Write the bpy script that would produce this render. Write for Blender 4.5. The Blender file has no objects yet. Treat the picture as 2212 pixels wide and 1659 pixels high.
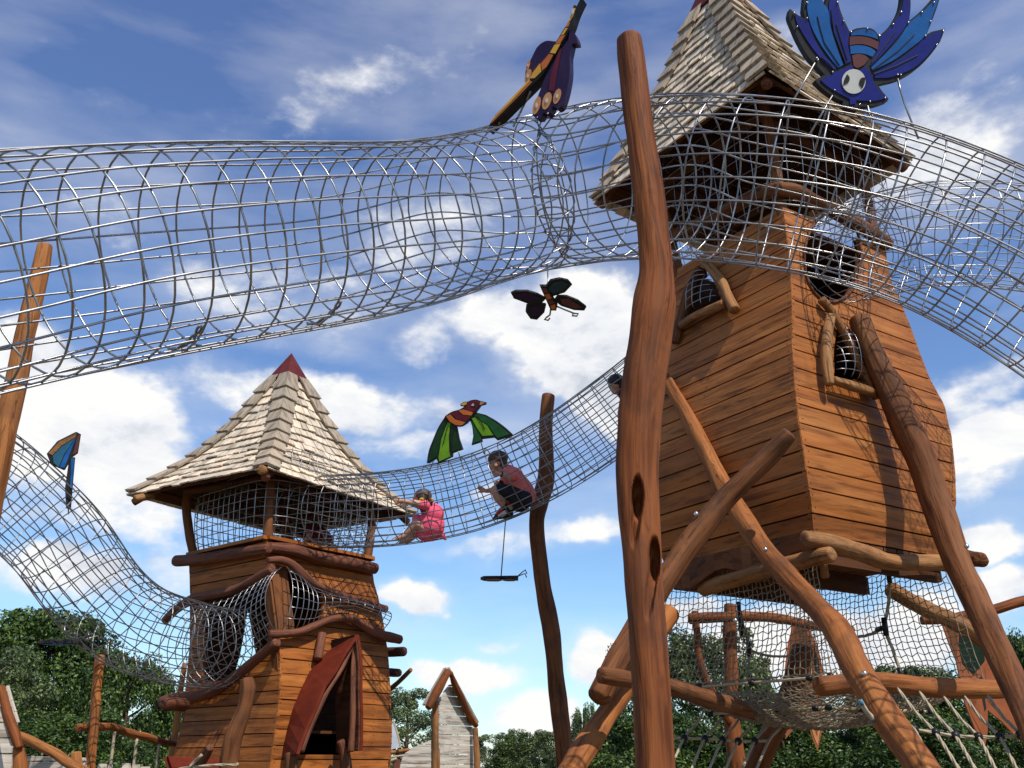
import bpy, bmesh, math, random
from mathutils import Vector, Matrix, noise
random.seed(7)
R = random.random
C = bpy.context.scene.collection
# ------------------------------------------------------------------ camera model
CAMH, PITCH, F = 1.5, math.radians(22), 2037.0
CP, SP = math.cos(PITCH), math.sin(PITCH)
FW, UP, RT = Vector((0, CP, SP)), Vector((0, -SP, CP)), Vector((1, 0, 0))
CAM = Vector((0, 0, CAMH))
def ray(u, v): return FW + RT*((u-1106)/F) + UP*((829.5-v)/F)
def PD(u, v, D): return CAM + ray(u, v)*D            # point at camera depth D
def PY(u, v, Y):                                     # point at ground distance Y
    r = ray(u, v); return CAM + r*(Y/r.y)
def depth(p): return (Vector(p)-CAM).dot(FW)
def proj(p):
    q = Vector(p)-CAM; D = q.dot(FW)
    return 1106+q.x/D*F, 829.5-q.dot(UP)/D*F
ZM = dict(z1=(0, 745.5, .5507), z2=(1287.6, 0, .4179), z3=(1287.6, 542.2, .4179), z4=(1219.9, 1084.3, .4485),
          z5=(813.2, 745.5, .3269), z6=(948.8, 0, .2859), z7=(0, 271.1, .4289), z8=(0, 881, .4688),
          y1=(338.8, 1152, .3056), y2=(271.1, 745.5, .3064), y3=(813.2, 1355.4, .2451), y4=(1626.4, 1152, .3056),
          y5=(1694.2, 0, .2042), y6=(948.8, 914.9, .1634), y7=(0, 1355.4, .2145), y8=(948.8, 1152, .3056), ov=(0, 0, 1))
def q(k, *pts):
    a, b, s = ZM[k]; return [(a+p[0]*s, b+p[1]*s) + tuple(p[2:]) for p in pts]
def interp(tab, x):
    if x <= tab[0][0]: return tab[0][1]
    for (x0, y0), (x1, y1) in zip(tab, tab[1:]):
        if x <= x1: return y0+(y1-y0)*(x-x0)/(x1-x0)
    return tab[-1][1]
# ------------------------------------------------------------------ materials
def mat(name, col, rough=.7, metal=0.0, spec=.3):
    m = bpy.data.materials.new(name); m.use_nodes = True
    b = m.node_tree.nodes['Principled BSDF']
    b.inputs['Base Color'].default_value = (*col, 1); b.inputs['Roughness'].default_value = rough
    b.inputs['Metallic'].default_value = metal; b.inputs['Specular IOR Level'].default_value = spec
    return m
def N(m, t, **kw):
    n = m.node_tree.nodes.new(t)
    for k, v in kw.items(): setattr(n, k, v)
    return n
def L(m, a, b): m.node_tree.links.new(a, b)
def ramp(m, fac, stops):
    r = N(m, 'ShaderNodeValToRGB'); e = r.color_ramp.elements
    while len(e) < len(stops): e.new(.5)
    for el, (p, c) in zip(e, stops): el.position = p; el.color = (*c, 1) if len(c) == 3 else c
    L(m, fac, r.inputs['Fac']); return r
def nz(m, vec, scale, detail=4, rough=.55, dist=0):
    n = N(m, 'ShaderNodeTexNoise'); n.inputs['Scale'].default_value = scale; n.inputs['Detail'].default_value = detail
    n.inputs['Roughness'].default_value = rough; n.inputs['Distortion'].default_value = dist
    if vec is not None: L(m, vec, n.inputs['Vector'])
    return n
def mix(m, fac, a, b, mode='MIX'):
    n = N(m, 'ShaderNodeMix', data_type='RGBA', blend_type=mode)
    if isinstance(fac, (int, float)): n.inputs['Factor'].default_value = fac
    else: L(m, fac, n.inputs['Factor'])
    for s, x in (('A', a), ('B', b)):
        i = [k for k in n.inputs if k.name == s and k.type == 'RGBA'][0]
        if isinstance(x, tuple): i.default_value = (*x, 1)
        else: L(m, x, i)
    return [k for k in n.outputs if k.type == 'RGBA'][0]
def math_(m, op, a, b=None):
    n = N(m, 'ShaderNodeMath', operation=op)
    for i, x in enumerate((a, b)):
        if x is None: continue
        if isinstance(x, (int, float)): n.inputs[i].default_value = x
        else: L(m, x, n.inputs[i])
    return n.outputs[0]
def wood(name, light, midc, dark, grain=1.0, island=.0, stain=.5, rough=.72, bump=.35, plank=False, crack=0.0):
    """procedural timber; reads the 'wood' vector (across, across, along grain)"""
    m = mat(name, midc, rough, 0, .18); b = m.node_tree.nodes['Principled BSDF']
    at = N(m, 'ShaderNodeAttribute', attribute_name='wood')
    g = nz(m, at.outputs['Vector'], 26*grain, 5, .6, .6)
    gl = nz(m, at.outputs['Vector'], 7*grain, 3, .5, 1.2)
    dk = tuple(x*.55+y*.45 for x, y in zip(dark, midc)); lt = tuple(x*.7+y*.3 for x, y in zip(light, midc))
    c = ramp(m, gl.outputs['Fac'], [(.28, dk), (.5, midc), (.74, lt)]).outputs['Color']
    f = ramp(m, g.outputs['Fac'], [(.36, (.38, .32, .28)), (.50, (1, 1, 1)), (.70, (1.0, 1.0, 1.0)), (.8, (1.18, 1.14, 1.05))]).outputs['Color']
    c = mix(m, .75, c, f, 'MULTIPLY')
    cr = nz(m, at.outputs['Vector'], 13, 3, .5, .2); crf = math_(m, 'ABSOLUTE', math_(m, 'SUBTRACT', cr.outputs['Fac'], .5))     # drying cracks
    crm = ramp(m, crf, [(.0, (.30, .27, .25)), (.006, (.5, .47, .45)), (.012, (1, 1, 1))]).outputs['Color']
    lowm = nz(m, at.outputs['Vector'], 4, 2)
    if not island: c = mix(m, ramp(m, lowm.outputs['Fac'], [(.46, (0, 0, 0)), (.56, (1, 1, 1))]).outputs['Color'], c, mix(m, 1.0, c, crm, 'MULTIPLY'))
    co = N(m, 'ShaderNodeNewGeometry')
    s = nz(m, co.outputs['Position'], 2.6, 5, .65, .4)
    sf = ramp(m, s.outputs['Fac'], [(.50, (0, 0, 0)), (.66, (1, 1, 1))]).outputs['Color']
    sx = math_(m, 'MULTIPLY', sf, stain)
    c = mix(m, sx, c, tuple(x*.38+.012 for x in dark))
    if island:
        rr = ramp(m, co.outputs['Random Per Island'], [(0, (1-island,)*3), (.5, (1, 1, 1)), (1, (1+island*.7, 1+island*.5, 1+island*.3))]).outputs['Color']
        c = mix(m, 1.0, c, rr, 'MULTIPLY')
    L(m, c, b.inputs['Base Color'])
    hw = nz(m, at.outputs['Vector'], 11, 3, .5, .3)          # hewing marks
    b0 = N(m, 'ShaderNodeBump'); b0.inputs['Strength'].default_value = bump*1.3; b0.inputs['Distance'].default_value = .03; L(m, hw.outputs['Fac'], b0.inputs['Height'])
    bp = N(m, 'ShaderNodeBump'); bp.inputs['Strength'].default_value = bump; bp.inputs['Distance'].default_value = .01
    L(m, b0.outputs['Normal'], bp.inputs['Normal']); L(m, g.outputs['Fac'], bp.inputs['Height']); L(m, bp.outputs['Normal'], b.inputs['Normal'])
    return m
M = {}
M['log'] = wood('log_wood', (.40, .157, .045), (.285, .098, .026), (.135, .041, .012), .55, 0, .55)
M['log_red'] = wood('red_log_wood', (.29, .100, .027), (.195, .058, .015), (.086, .024, .007), .55, 0, .45)
M['log_tan'] = wood('tan_log_wood', (.40, .205, .080), (.28, .128, .046), (.14, .06, .021), .55, 0, .5)
M['log_dark'] = wood('dark_log_wood', (.22, .085, .048), (.15, .055, .03), (.07, .026, .016), .6, 0, .5)
M['log_shade'] = wood('shaded_log_wood', (.24, .098, .036), (.158, .057, .019), (.066, .024, .009), .55, 0, .6)  # darker copy of the log wood, shade put into the colour
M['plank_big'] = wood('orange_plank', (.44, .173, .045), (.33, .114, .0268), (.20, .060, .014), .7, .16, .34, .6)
M['plank_small'] = wood('golden_plank', (.44, .165, .038), (.31, .100, .0205), (.175, .050, .010), .7, .2, .40, .62)
M['plank_shaded'] = wood('shaded_inner_plank', (.12, .05, .022), (.09, .036, .016), (.05, .02, .01), .7, .2, .4, .8)  # plank colour darkened to stand in for interior and underside shade
M['shingle'] = wood('cedar_shingle', (.74, .645, .505), (.61, .515, .395), (.40, .32, .235), 1.0, .28, .15, .8)
M['ridge'] = wood('ridge_board', (.44, .36, .27), (.35, .285, .21), (.24, .19, .14), 1.0, .22, .15, .75)
M['grey_plank'] = wood('silvered_plank', (.62, .56, .47), (.52, .465, .385), (.36, .32, .26), .8, .16, .25, .75)
M['yellow_pole'] = wood('yellow_log_wood', (.42, .18, .055), (.32, .122, .035), (.18, .065, .019), .55, 0, .4)
def steel(name, col=.52, rough=.3):
    m = mat(name, (col, col, col*1.0), rough, .92)
    b = m.node_tree.nodes['Principled BSDF']; g = N(m, 'ShaderNodeNewGeometry')
    n = nz(m, g.outputs['Position'], 9, 3)
    c = ramp(m, n.outputs['Fac'], [(.35, (col*.55, col*.53, col*.52)), (.65, (col, col*.99, col*.97))])
    L(m, c.outputs['Color'], b.inputs['Base Color']); return m
M['steel'] = steel('galvanised_wire', .40, .34)
M['steel2'] = steel('dull_wire', .32, .38)
def noisy(name, a, bcol, scale=12, rough=.55, spec=.18, bump=0):
    m = mat(name, a, rough, 0, spec); b = m.node_tree.nodes['Principled BSDF']
    g = N(m, 'ShaderNodeNewGeometry'); n = nz(m, g.outputs['Position'], scale, 5, .6)
    c = ramp(m, n.outputs['Fac'], [(.35, a), (.68, bcol)]); L(m, c.outputs['Color'], b.inputs['Base Color'])
    if bump:
        bp = N(m, 'ShaderNodeBump'); bp.inputs['Strength'].default_value = bump; bp.inputs['Distance'].default_value = .01
        L(m, n.outputs['Fac'], bp.inputs['Height']); L(m, bp.outputs['Normal'], b.inputs['Normal'])
    return m
M['maroon'] = noisy('maroon_paint', (.085, .016, .016), (.12, .024, .024), 6, .6, .12)
M['redsheet'] = noisy('red_sheet', (.10, .0145, .007), (.145, .024, .011), 5, .7, .08)
M['black'] = noisy('black_edge', (.012, .012, .012), (.03, .028, .026), 14, .6)
M['navy'] = noisy('violet_blue_paint', (.011, .014, .145), (.018, .023, .20), 9, .35)
M['blue'] = noisy('azure_paint', (.008, .075, .26), (.018, .12, .36), 9, .35)
M['rust'] = noisy('rust_paint', (.10, .035, .035), (.14, .05, .045), 9, .4)
M['white'] = noisy('white_paint', (.50, .50, .46), (.58, .58, .53), 9, .4)
M['purple'] = noisy('dark_purple_paint', (.022, .01, .045), (.04, .018, .06), 9, .4)
M['crimson'] = noisy('crimson_paint', (.10, .012, .025), (.15, .02, .03), 9, .4)
M['orange'] = noisy('orange_paint', (.46, .12, .03), (.60, .17, .04), 9, .4)
M['yellow'] = noisy('yellow_paint', (.60, .33, .04), (.72, .42, .06), 9, .4)
M['peach'] = noisy('peach_paint', (.50, .22, .09), (.6, .29, .12), 9, .4)
M['slate'] = noisy('slate_paint', (.018, .04, .055), (.03, .06, .075), 9, .5)
M['green_shaded'] = noisy('shaded_green_paint', (.005, .016, .007), (.009, .026, .011), 9, .5)  # green of the carved boards with their shade mixed into the colour
M['green'] = noisy('green_paint', (.012, .075, .022), (.02, .11, .035), 9, .4)
M['lime'] = noisy('lime_paint', (.13, .30, .015), (.18, .38, .025), 9, .4)
M['darkgreen'] = noisy('dark_green_paint', (.008, .035, .012), (.015, .06, .02), 9, .4)
M['teal'] = noisy('teal_paint', (.02, .09, .16), (.03, .14, .22), 9, .4)
M['rope'] = noisy('cream_rope', (.30, .25, .165), (.46, .39, .27), 60, .85)
M['net'] = noisy('brown_net_rope', (.17, .14, .10), (.30, .25, .18), 40, .85)
M['clip'] = noisy('black_clip', (.012, .012, .013), (.025, .025, .027), 20, .35)
M['bolt'] = steel('bolt_steel', .75, .25)
M['sail'] = noisy('grey_sail', (.42, .44, .48), (.5, .52, .55), 5, .8)
M['skin'] = noisy('skin', (.44, .24, .165), (.52, .29, .20), 8, .5)
M['hair'] = noisy('brown_hair', (.05, .028, .016), (.11, .065, .04), 70, .5, .4, .6)
M['hair2'] = noisy('black_hair', (.012, .009, .008), (.03, .022, .018), 70, .5, .4, .6)
M['pink'] = noisy('pink_dress', (.74, .09, .16), (.80, .12, .20), 18, .8, .2, .5)
M['coral'] = noisy('coral_shirt', (.66, .15, .14), (.74, .19, .17), 14, .85, .2, .5)
M['wine'] = noisy('wine_shirt', (.12, .012, .02), (.18, .02, .03), 14, .85)
M['shorts'] = noisy('black_shorts', (.012, .013, .018), (.028, .028, .035), 20, .8)
M['shoered'] = noisy('red_shoe', (.35, .03, .03), (.45, .05, .04), 20, .6)
M['ground'] = noisy('bark_ground', (.12, .09, .055), (.20, .15, .09), 1.5, .95, .1)
def leafmat(name, dark, midc, light):
    m = bpy.data.materials.new(name); m.use_nodes = True; nt = m.node_tree; nt.nodes.clear()
    out = N(m, 'ShaderNodeOutputMaterial'); g = N(m, 'ShaderNodeNewGeometry')
    c = ramp(m, g.outputs['Random Per Island'], [(0, dark), (.55, midc), (.9, light), (1, tuple(x*1.5 for x in light))]).outputs['Color']
    p = nz(m, g.outputs['Position'], .9, 3)
    c2 = mix(m, 1.0, c, ramp(m, p.outputs['Fac'], [(.35, (.7, .75, .8)), (.65, (1.25, 1.2, .95))]).outputs['Color'], 'MULTIPLY')
    d = N(m, 'ShaderNodeBsdfPrincipled'); d.inputs['Roughness'].default_value = .45; d.inputs['Specular IOR Level'].default_value = .35
    L(m, c2, d.inputs['Base Color'])
    t = N(m, 'ShaderNodeBsdfTranslucent'); L(m, c2, t.inputs['Color'])
    x = N(m, 'ShaderNodeMixShader'); x.inputs['Fac'].default_value = .22
    L(m, d.outputs[0], x.inputs[1]); L(m, t.outputs[0], x.inputs[2]); L(m, x.outputs[0], out.inputs['Surface'])
    return m
M['leaf_a'] = leafmat('broad_leaf', (.017, .038, .010), (.042, .084, .017), (.105, .155, .028))
M['leaf_b'] = leafmat('pale_leaf', (.05, .075, .03), (.095, .13, .05), (.16, .20, .08))
M['leaf_c'] = leafmat('birch_leaf', (.035, .06, .02), (.07, .11, .032), (.14, .18, .05))
M['bark'] = noisy('bark', (.05, .035, .022), (.12, .09, .06), 9, .9)
# ------------------------------------------------------------------ mesh building
def origin_of(o):
    v = Vector((0, 0, 0))
    while o is not None: v += o.location; o = o.parent
    return v
class MB:
    def __init__(s): s.v = []; s.f = []; s.w = []; s.mi = []; s.cur = 0
    def add(s, verts, faces, w=None):
        b = len(s.v); s.v += [tuple(x) for x in verts]; s.f += [tuple(b+i for i in f) for f in faces]
        s.w += [tuple(x) for x in (w if w else verts)]; s.mi += [s.cur]*len(faces)
    def build(s, name, m, parent=None, smooth=False, loc=None):
        if parent is not None: o0 = origin_of(parent)
        else: o0 = Vector(loc) if loc is not None else Vector((0, 0, 0))
        me = bpy.data.meshes.new(name)
        me.from_pydata([(a-o0.x, b-o0.y, c-o0.z) for a, b, c in s.v], [], s.f)
        for mm in (m if isinstance(m, (list, tuple)) else [m]): me.materials.append(mm)
        if isinstance(m, (list, tuple)): me.polygons.foreach_set('material_index', s.mi)
        a = me.attributes.new('wood', 'FLOAT_VECTOR', 'POINT'); a.data.foreach_set('vector', [x for t in s.w for x in t])
        if smooth: me.polygons.foreach_set('use_smooth', [True]*len(me.polygons))
        me.update()
        o = bpy.data.objects.new(name, me); C.objects.link(o)
        if parent is not None: o.parent = parent
        elif loc is not None: o.location = loc
        return o
def tag(o, label, cat, group=None, kind=None):
    o['label'] = label
    o['category'] = cat
    if group: o['group'] = group
    if kind: o['kind'] = kind
    return o
def thing(name, label, cat, loc, group=None):
    o = bpy.data.objects.new(name, None); C.objects.link(o); o.location = loc; o.empty_display_size = .1
    return tag(o, label, cat, group)
def cat_rom(pts, step):
    """pts: list of tuples (any length); Catmull-Rom resample, first three are xyz"""
    P = [tuple(p) for p in pts]
    if len(P) == 2:
        n = max(1, int((Vector(P[1][:3])-Vector(P[0][:3])).length/step))
        return [tuple(a+(b-a)*i/n for a, b in zip(P[0], P[1])) for i in range(n+1)]
    E = [tuple(2*a-b for a, b in zip(P[0], P[1]))]+P+[tuple(2*a-b for a, b in zip(P[-1], P[-2]))]
    out = []
    for i in range(1, len(E)-2):
        p0, p1, p2, p3 = E[i-1:i+3]; n = max(1, int((Vector(p2[:3])-Vector(p1[:3])).length/step))
        for k in range(n):
            t = k/n
            out.append(tuple(.5*(2*b+(c-a)*t+(2*a-5*b+4*c-d)*t*t+(3*b-a-3*c+d)*t**3) for a, b, c, d in zip(p0, p1, p2, p3)))
    out.append(P[-1]); return out
def frames(pts, closed=False):
    n = len(pts); T = []
    for i in range(n):
        a = pts[(i-1) % n] if (closed or i > 0) else pts[i]; b = pts[(i+1) % n] if (closed or i < n-1) else pts[i]
        T.append((b-a).normalized())
    u = T[0].orthogonal().normalized(); out = []
    for t in T:
        u = (u - t*u.dot(t)).normalized(); out.append((t, u, t.cross(u)))
    return out
def wire(mb, pts, r, n=5, closed=False):
    pts = [Vector(p) for p in pts]; fr = frames(pts, closed); V = []; Fc = []
    for p, (t, a, b) in zip(pts, fr):
        for k in range(n):
            th = 2*math.pi*k/n; V.append(p+(a*math.cos(th)+b*math.sin(th))*r)
    m = len(pts)
    for i in range(m if closed else m-1):
        j = (i+1) % m
        for k in range(n):
            l = (k+1) % n; Fc.append((i*n+k, i*n+l, j*n+l, j*n+k))
    if not closed: Fc += [tuple(range(n))[::-1], tuple((m-1)*n+k for k in range(n))]
    mb.add(V, Fc)
def log_mesh(mb, pts, step=.05, n=20, bumps=1.0, dents=(), roundness=.35):
    """pts (x,y,z,radius); a hewn round log with rounded ends"""
    P = cat_rom(pts, step); X = [Vector(p[:3]) for p in P]; r = [p[3] for p in P]; off = Vector((R()*50, R()*50, R()*50))
    fr = frames(X); s = 0; S = [0]
    for a, b in zip(X, X[1:]): s += (b-a).length; S.append(s)
    rows = []
    for e in (0, -1):
        pass
    t0, tE = fr[0][0], fr[-1][0]
    pre = [(X[0]-t0*r[0]*roundness*math.sin(a), r[0]*math.cos(a)**.8, fr[0], -r[0]*roundness*math.sin(a)) for a in (1.45, 1.15, .8, .4)]
    post = [(X[-1]+tE*r[-1]*roundness*math.sin(a), r[-1]*math.cos(a)**.8, fr[-1], S[-1]+r[-1]*roundness*math.sin(a)) for a in (.4, .8, 1.15, 1.45)]
    rows = pre+[(x, rr, f, ss) for x, rr, f, ss in zip(X, r, fr, S)]+post
    V = []; W = []; Fc = []; L0 = S[-1]
    rm = sum(r)/len(r)
    for x, rr, (t, a, b), ss in rows:
        for k in range(n):
            th = 2*math.pi*k/n; c, sn = math.cos(th), math.sin(th)
            d = a*c+b*sn
            nn = noise.noise(Vector((c*.9, sn*.9, ss*1.1/ max(rm*6, .2)))+off)*.16 + noise.noise(Vector((c*2.2, sn*2.2, ss*2.2/max(rm*5, .2)))+off*1.7)*.07
            rad = rr*(1+nn*bumps)
            p = x+d*rad
            for (du, dv, hw, hh, dep, rot) in dents:
                if d.dot(ray(du, dv)) < -.15:
                    pu, pv = proj(p); cu, cv = pu-du, pv-dv
                    ca, sa = math.cos(rot), math.sin(rot); cu, cv = cu*ca+cv*sa, -cu*sa+cv*ca
                    e = (cu/hw)**2+(cv/hh)**2
                    if e < 1: p = p + ray(du, dv).normalized()*dep*min(1, (1-e)*2.2)
            V.append(p); W.append(Vector((c*rm*2.2, sn*rm*2.2, ss*.16))+off)
    m = len(rows)
    for i in range(m-1):
        for k in range(n):
            l = (k+1) % n; Fc.append((i*n+k, i*n+l, (i+1)*n+l, (i+1)*n+k))
    Fc += [tuple(range(n))[::-1], tuple((m-1)*n+k for k in range(n))]
    mb.add(V, Fc, W)
def plog(k, pts, Y=None):
    """pixel log: (x, y, width[, Y]) in zoom k -> (x,y,z,radius)"""
    s = ZM[k][2]; out = []
    for p in pts:
        u, v = q(k, p[:2])[0]; yy = p[3] if len(p) > 3 else Y
        P3 = PY(u, v, yy); out.append((*P3, p[2]*s/2/F*depth(P3)))
    return out
def LOG(name, k, pts, m, parent=None, Y=None, label=None, cat=None, group=None, base=None, **kw):
    mb = MB(); pp = plog(k, pts, Y); log_mesh(mb, pp, **kw)
    lo = min(pp, key=lambda p: p[2])
    o = mb.build(name, M[m], parent, True, None if parent else (lo[0], lo[1], 0 if base is None else base))
    if label: tag(o, label, cat or 'post', group)
    return o
def box(mb, c8, w=None): mb.add(c8, [(0, 3, 2, 1), (4, 5, 6, 7), (0, 1, 5, 4), (1, 2, 6, 5), (2, 3, 7, 6), (3, 0, 4, 7)], w)
def slab(mb, quad, nrm, th, axis=None):
    """quad of 4 points, extruded outward by th along nrm"""
    qd = [Vector(p) for p in quad]; a = (qd[1]-qd[0]); ln = a.length or 1; a = a/ln; b = nrm.cross(a); o = Vector((R()*40, R()*40, R()*40))
    vs = qd+[p+nrm*th for p in qd]
    if axis == 'v': w = [Vector(((p-qd[0]).dot(a), (p-qd[0]).dot(nrm), (p-qd[0]).dot(b)*.12))+o for p in vs]
    else: w = [Vector(((p-qd[0]).dot(b), (p-qd[0]).dot(nrm), (p-qd[0]).dot(a)*.10))+o for p in vs]
    box(mb, vs, w)
def ball(mb, c, r, seg=8, sc=(1, 1, 1)):
    V = []; Fc = []
    for i in range(seg//2+1):
        ph = math.pi*i/(seg//2)
        for k in range(seg):
            th = 2*math.pi*k/seg; V.append(Vector(c)+Vector((math.sin(ph)*math.cos(th)*sc[0], math.sin(ph)*math.sin(th)*sc[1], math.cos(ph)*sc[2]))*r)
    for i in range(seg//2):
        for k in range(seg):
            l = (k+1) % seg; Fc.append((i*seg+k, (i+1)*seg+k, (i+1)*seg+l, i*seg+l))
    mb.add(V, Fc)
import numpy as np
# ------------------------------------------------------------------ camera, sun, sky
cam = bpy.data.cameras.new('camera'); camo = bpy.data.objects.new('camera', cam); C.objects.link(camo)
camo.location = CAM; camo.rotation_euler = (math.pi/2+PITCH, 0, 0)
cam.sensor_width = 36; cam.lens = 36*F/2212; cam.clip_start = .05; cam.clip_end = 3000
bpy.context.scene.camera = camo
SUN_AZ, SUN_EL = math.radians(-56), math.radians(53)          # math angle of the horizontal direction to the sun
SD = Vector((math.cos(SUN_AZ)*math.cos(SUN_EL), math.sin(SUN_AZ)*math.cos(SUN_EL), math.sin(SUN_EL)))
sl = bpy.data.lights.new('sun', 'SUN'); sl.energy = 5.0; sl.angle = math.radians(.53); sl.color = (1, .95, .86)
so = bpy.data.objects.new('sun', sl); C.objects.link(so); so.rotation_euler = SD.to_track_quat('Z', 'Y').to_euler(); so.location = (6, -10, 20)
w = bpy.data.worlds.new('World'); bpy.context.scene.world = w; w.use_nodes = True; wn = w.node_tree; wn.nodes.clear()
class WM: node_tree = wn
W = WM
out = N(W, 'ShaderNodeOutputWorld'); sky = N(W, 'ShaderNodeTexSky', sky_type='NISHITA'); sky.sun_disc = False
sky.sun_elevation = SUN_EL; sky.sun_rotation = math.pi/2-SUN_AZ; sky.air_density = 1.0; sky.dust_density = .35; sky.ozone_density = 2.2; sky.altitude = 60
tc = N(W, 'ShaderNodeTexCoord'); d = tc.outputs['Generated']
sep = N(W, 'ShaderNodeSeparateXYZ'); L(W, d, sep.inputs[0])
az = math_(W, 'ARCTAN2', sep.outputs[0], sep.outputs[1]); el = math_(W, 'ARCSINE', sep.outputs[2])
ca = N(W, 'ShaderNodeCombineXYZ'); L(W, az, ca.inputs[0]); L(W, el, ca.inputs[1])
# slight warp of the cloud field so that no patch reads as an ellipse
n0 = nz(W, d, 5.5, 5, .6)
wv = N(W, 'ShaderNodeVectorMath', operation='MULTIPLY_ADD'); L(W, n0.outputs['Color'], wv.inputs[0]); wv.inputs[1].default_value = (.11, .09, 0); 
sb = N(W, 'ShaderNodeVectorMath', operation='SUBTRACT'); L(W, ca.outputs[0], sb.inputs[0]); sb.inputs[1].default_value = (.055, .045, 0)
L(W, sb.outputs[0], wv.inputs[2]); FIELD = wv.outputs[0]
def azel(u, v):
    r = ray(u, v).normalized(); return math.atan2(r.x, r.y), math.asin(r.z)
CLOUDS = [  # centre u, v, half width, half height (photo px), tilt deg, weight
 (150, 920, 270, 195, 0, 1.05), (230, 1090, 240, 90, 0, .66), (120, 1230, 220, 75, 0, .68), (40, 760, 120, 110, 0, .8), (400, 1230, 130, 90, 0, .5),
 (1250, 730, 200, 150, 0, 1.15), (1330, 850, 120, 110, 0, .95), (1080, 690, 200, 70, 8, .62), (910, 745, 80, 60, 0, .5), (720, 740, 90, 50, 0, .45),
 (640, 870, 420, 75, 0, .66), (900, 960, 260, 50, 5, .5), (420, 900, 120, 70, 0, .35), (600, 640, 330, 130, 0, .50), (250, 480, 280, 110, 0, .36), (900, 520, 260, 120, 10, .46), (1150, 470, 200, 90, 0, .3),
 (1230, 1160, 240, 36, 14, .62), (1010, 1190, 150, 30, 6, .5), (880, 1292, 100, 40, 0, .95), (1070, 1060, 120, 24, 12, .45),
 (1000, 1465, 140, 52, 0, .92), (1160, 1555, 120, 62, 0, .92), (1290, 1430, 90, 70, 0, .85), (1060, 1395, 60, 20, 0, .55), (980, 1610, 200, 40, 0, .5),
 (2160, 1185, 100, 60, 0, .9), (2190, 1275, 90, 70, 0, .95), (1760, 1400, 380, 110, 0, .98), (2010, 1330, 200, 80, 0, .85), (1500, 1330, 120, 60, 0, .7),
 (2130, 960, 200, 110, 18, .72), (2090, 840, 170, 60, 14, .6), (2130, 700, 110, 40, 0, .25),
 (700, 240, 480, 110, 20, .36), (1000, 120, 420, 90, 22, .30), (2000, 330, 330, 150, 12, .60), (2080, 160, 220, 70, 14, .42), (1700, 100, 120, 90, 0, .45), (230, 255, 90, 40, 0, .3), (40, 90, 120, 80, 0, .22), (1330, 200, 200, 60, 18, .28)]
tot = None
for (u, v, hw, hh, tilt, wt) in CLOUDS:
    a, e = azel(u, v)
    sx = abs(azel(u+hw, v)[0]-a); sy = abs(azel(u, v-hh)[1]-e)
    mp = N(W, 'ShaderNodeMapping', vector_type='TEXTURE'); L(W, FIELD, mp.inputs['Vector'])
    mp.inputs['Location'].default_value = (a, e, 0); mp.inputs['Rotation'].default_value = (0, 0, math.radians(tilt)); mp.inputs['Scale'].default_value = (sx*1.25, sy*1.25, 1)
    ln = N(W, 'ShaderNodeVectorMath', operation='LENGTH'); L(W, mp.outputs[0], ln.inputs[0])
    mr = N(W, 'ShaderNodeMapRange', interpolation_type='SMOOTHSTEP'); L(W, ln.outputs['Value'], mr.inputs['Value'])
    mr.inputs['From Min'].default_value = .25; mr.inputs['From Max'].default_value = 1.15; mr.inputs['To Min'].default_value = wt; mr.inputs['To Max'].default_value = 0
    tot = mr.outputs[0] if tot is None else math_(W, 'MAXIMUM', tot, mr.outputs[0]) if wt < .55 else math_(W, 'SMOOTH_MAX', tot, mr.outputs[0])
for nd in wn.nodes:
    if nd.type == 'MATH' and nd.operation == 'SMOOTH_MAX': nd.inputs[2].default_value = .2
# elsewhere: scattered cloud so the sky goes on past the frame
mpn = N(W, 'ShaderNodeMapping'); L(W, d, mpn.inputs['Vector']); mpn.inputs['Scale'].default_value = (1, 1, 1.9); mpn.inputs['Rotation'].default_value = (.12, .25, 0)
f1 = nz(W, mpn.outputs[0], 6, 9, .56, .1); f2 = nz(W, mpn.outputs[0], 16, 8, .58, .1)
mps = N(W, 'ShaderNodeMapping'); L(W, ca.outputs[0], mps.inputs['Vector']); mps.inputs['Rotation'].default_value = (0, 0, math.radians(-22)); mps.inputs['Scale'].default_value = (1.3, 5.0, 1)
f4 = nz(W, mpn.outputs[0], 42, 6, .6, 0)
f3 = nz(W, mps.outputs[0], 2.0, 8, .52, .1)
fb = math_(W, 'ADD', math_(W, 'MULTIPLY', math_(W, 'SUBTRACT', f1.outputs['Fac'], .5), 1.15), math_(W, 'MULTIPLY', math_(W, 'SUBTRACT', f2.outputs['Fac'], .5), .85))
fb = math_(W, 'ADD', fb, math_(W, 'MULTIPLY', math_(W, 'SUBTRACT', f4.outputs['Fac'], .5), .35))
dens = math_(W, 'ADD', tot, math_(W, 'MULTIPLY', fb, .9))
mk = N(W, 'ShaderNodeMapRange', interpolation_type='SMOOTHSTEP'); L(W, dens, mk.inputs['Value']); mk.inputs['From Min'].default_value = .33; mk.inputs['From Max'].default_value = .84
cir = math_(W, 'MULTIPLY', math_(W, 'MAXIMUM', math_(W, 'SUBTRACT', math_(W, 'ADD', f3.outputs['Fac'], math_(W, 'MULTIPLY', tot, .38)), .475), 0), 1.05)
mask = math_(W, 'MINIMUM', math_(W, 'ADD', mk.outputs[0], cir), 1)
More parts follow.
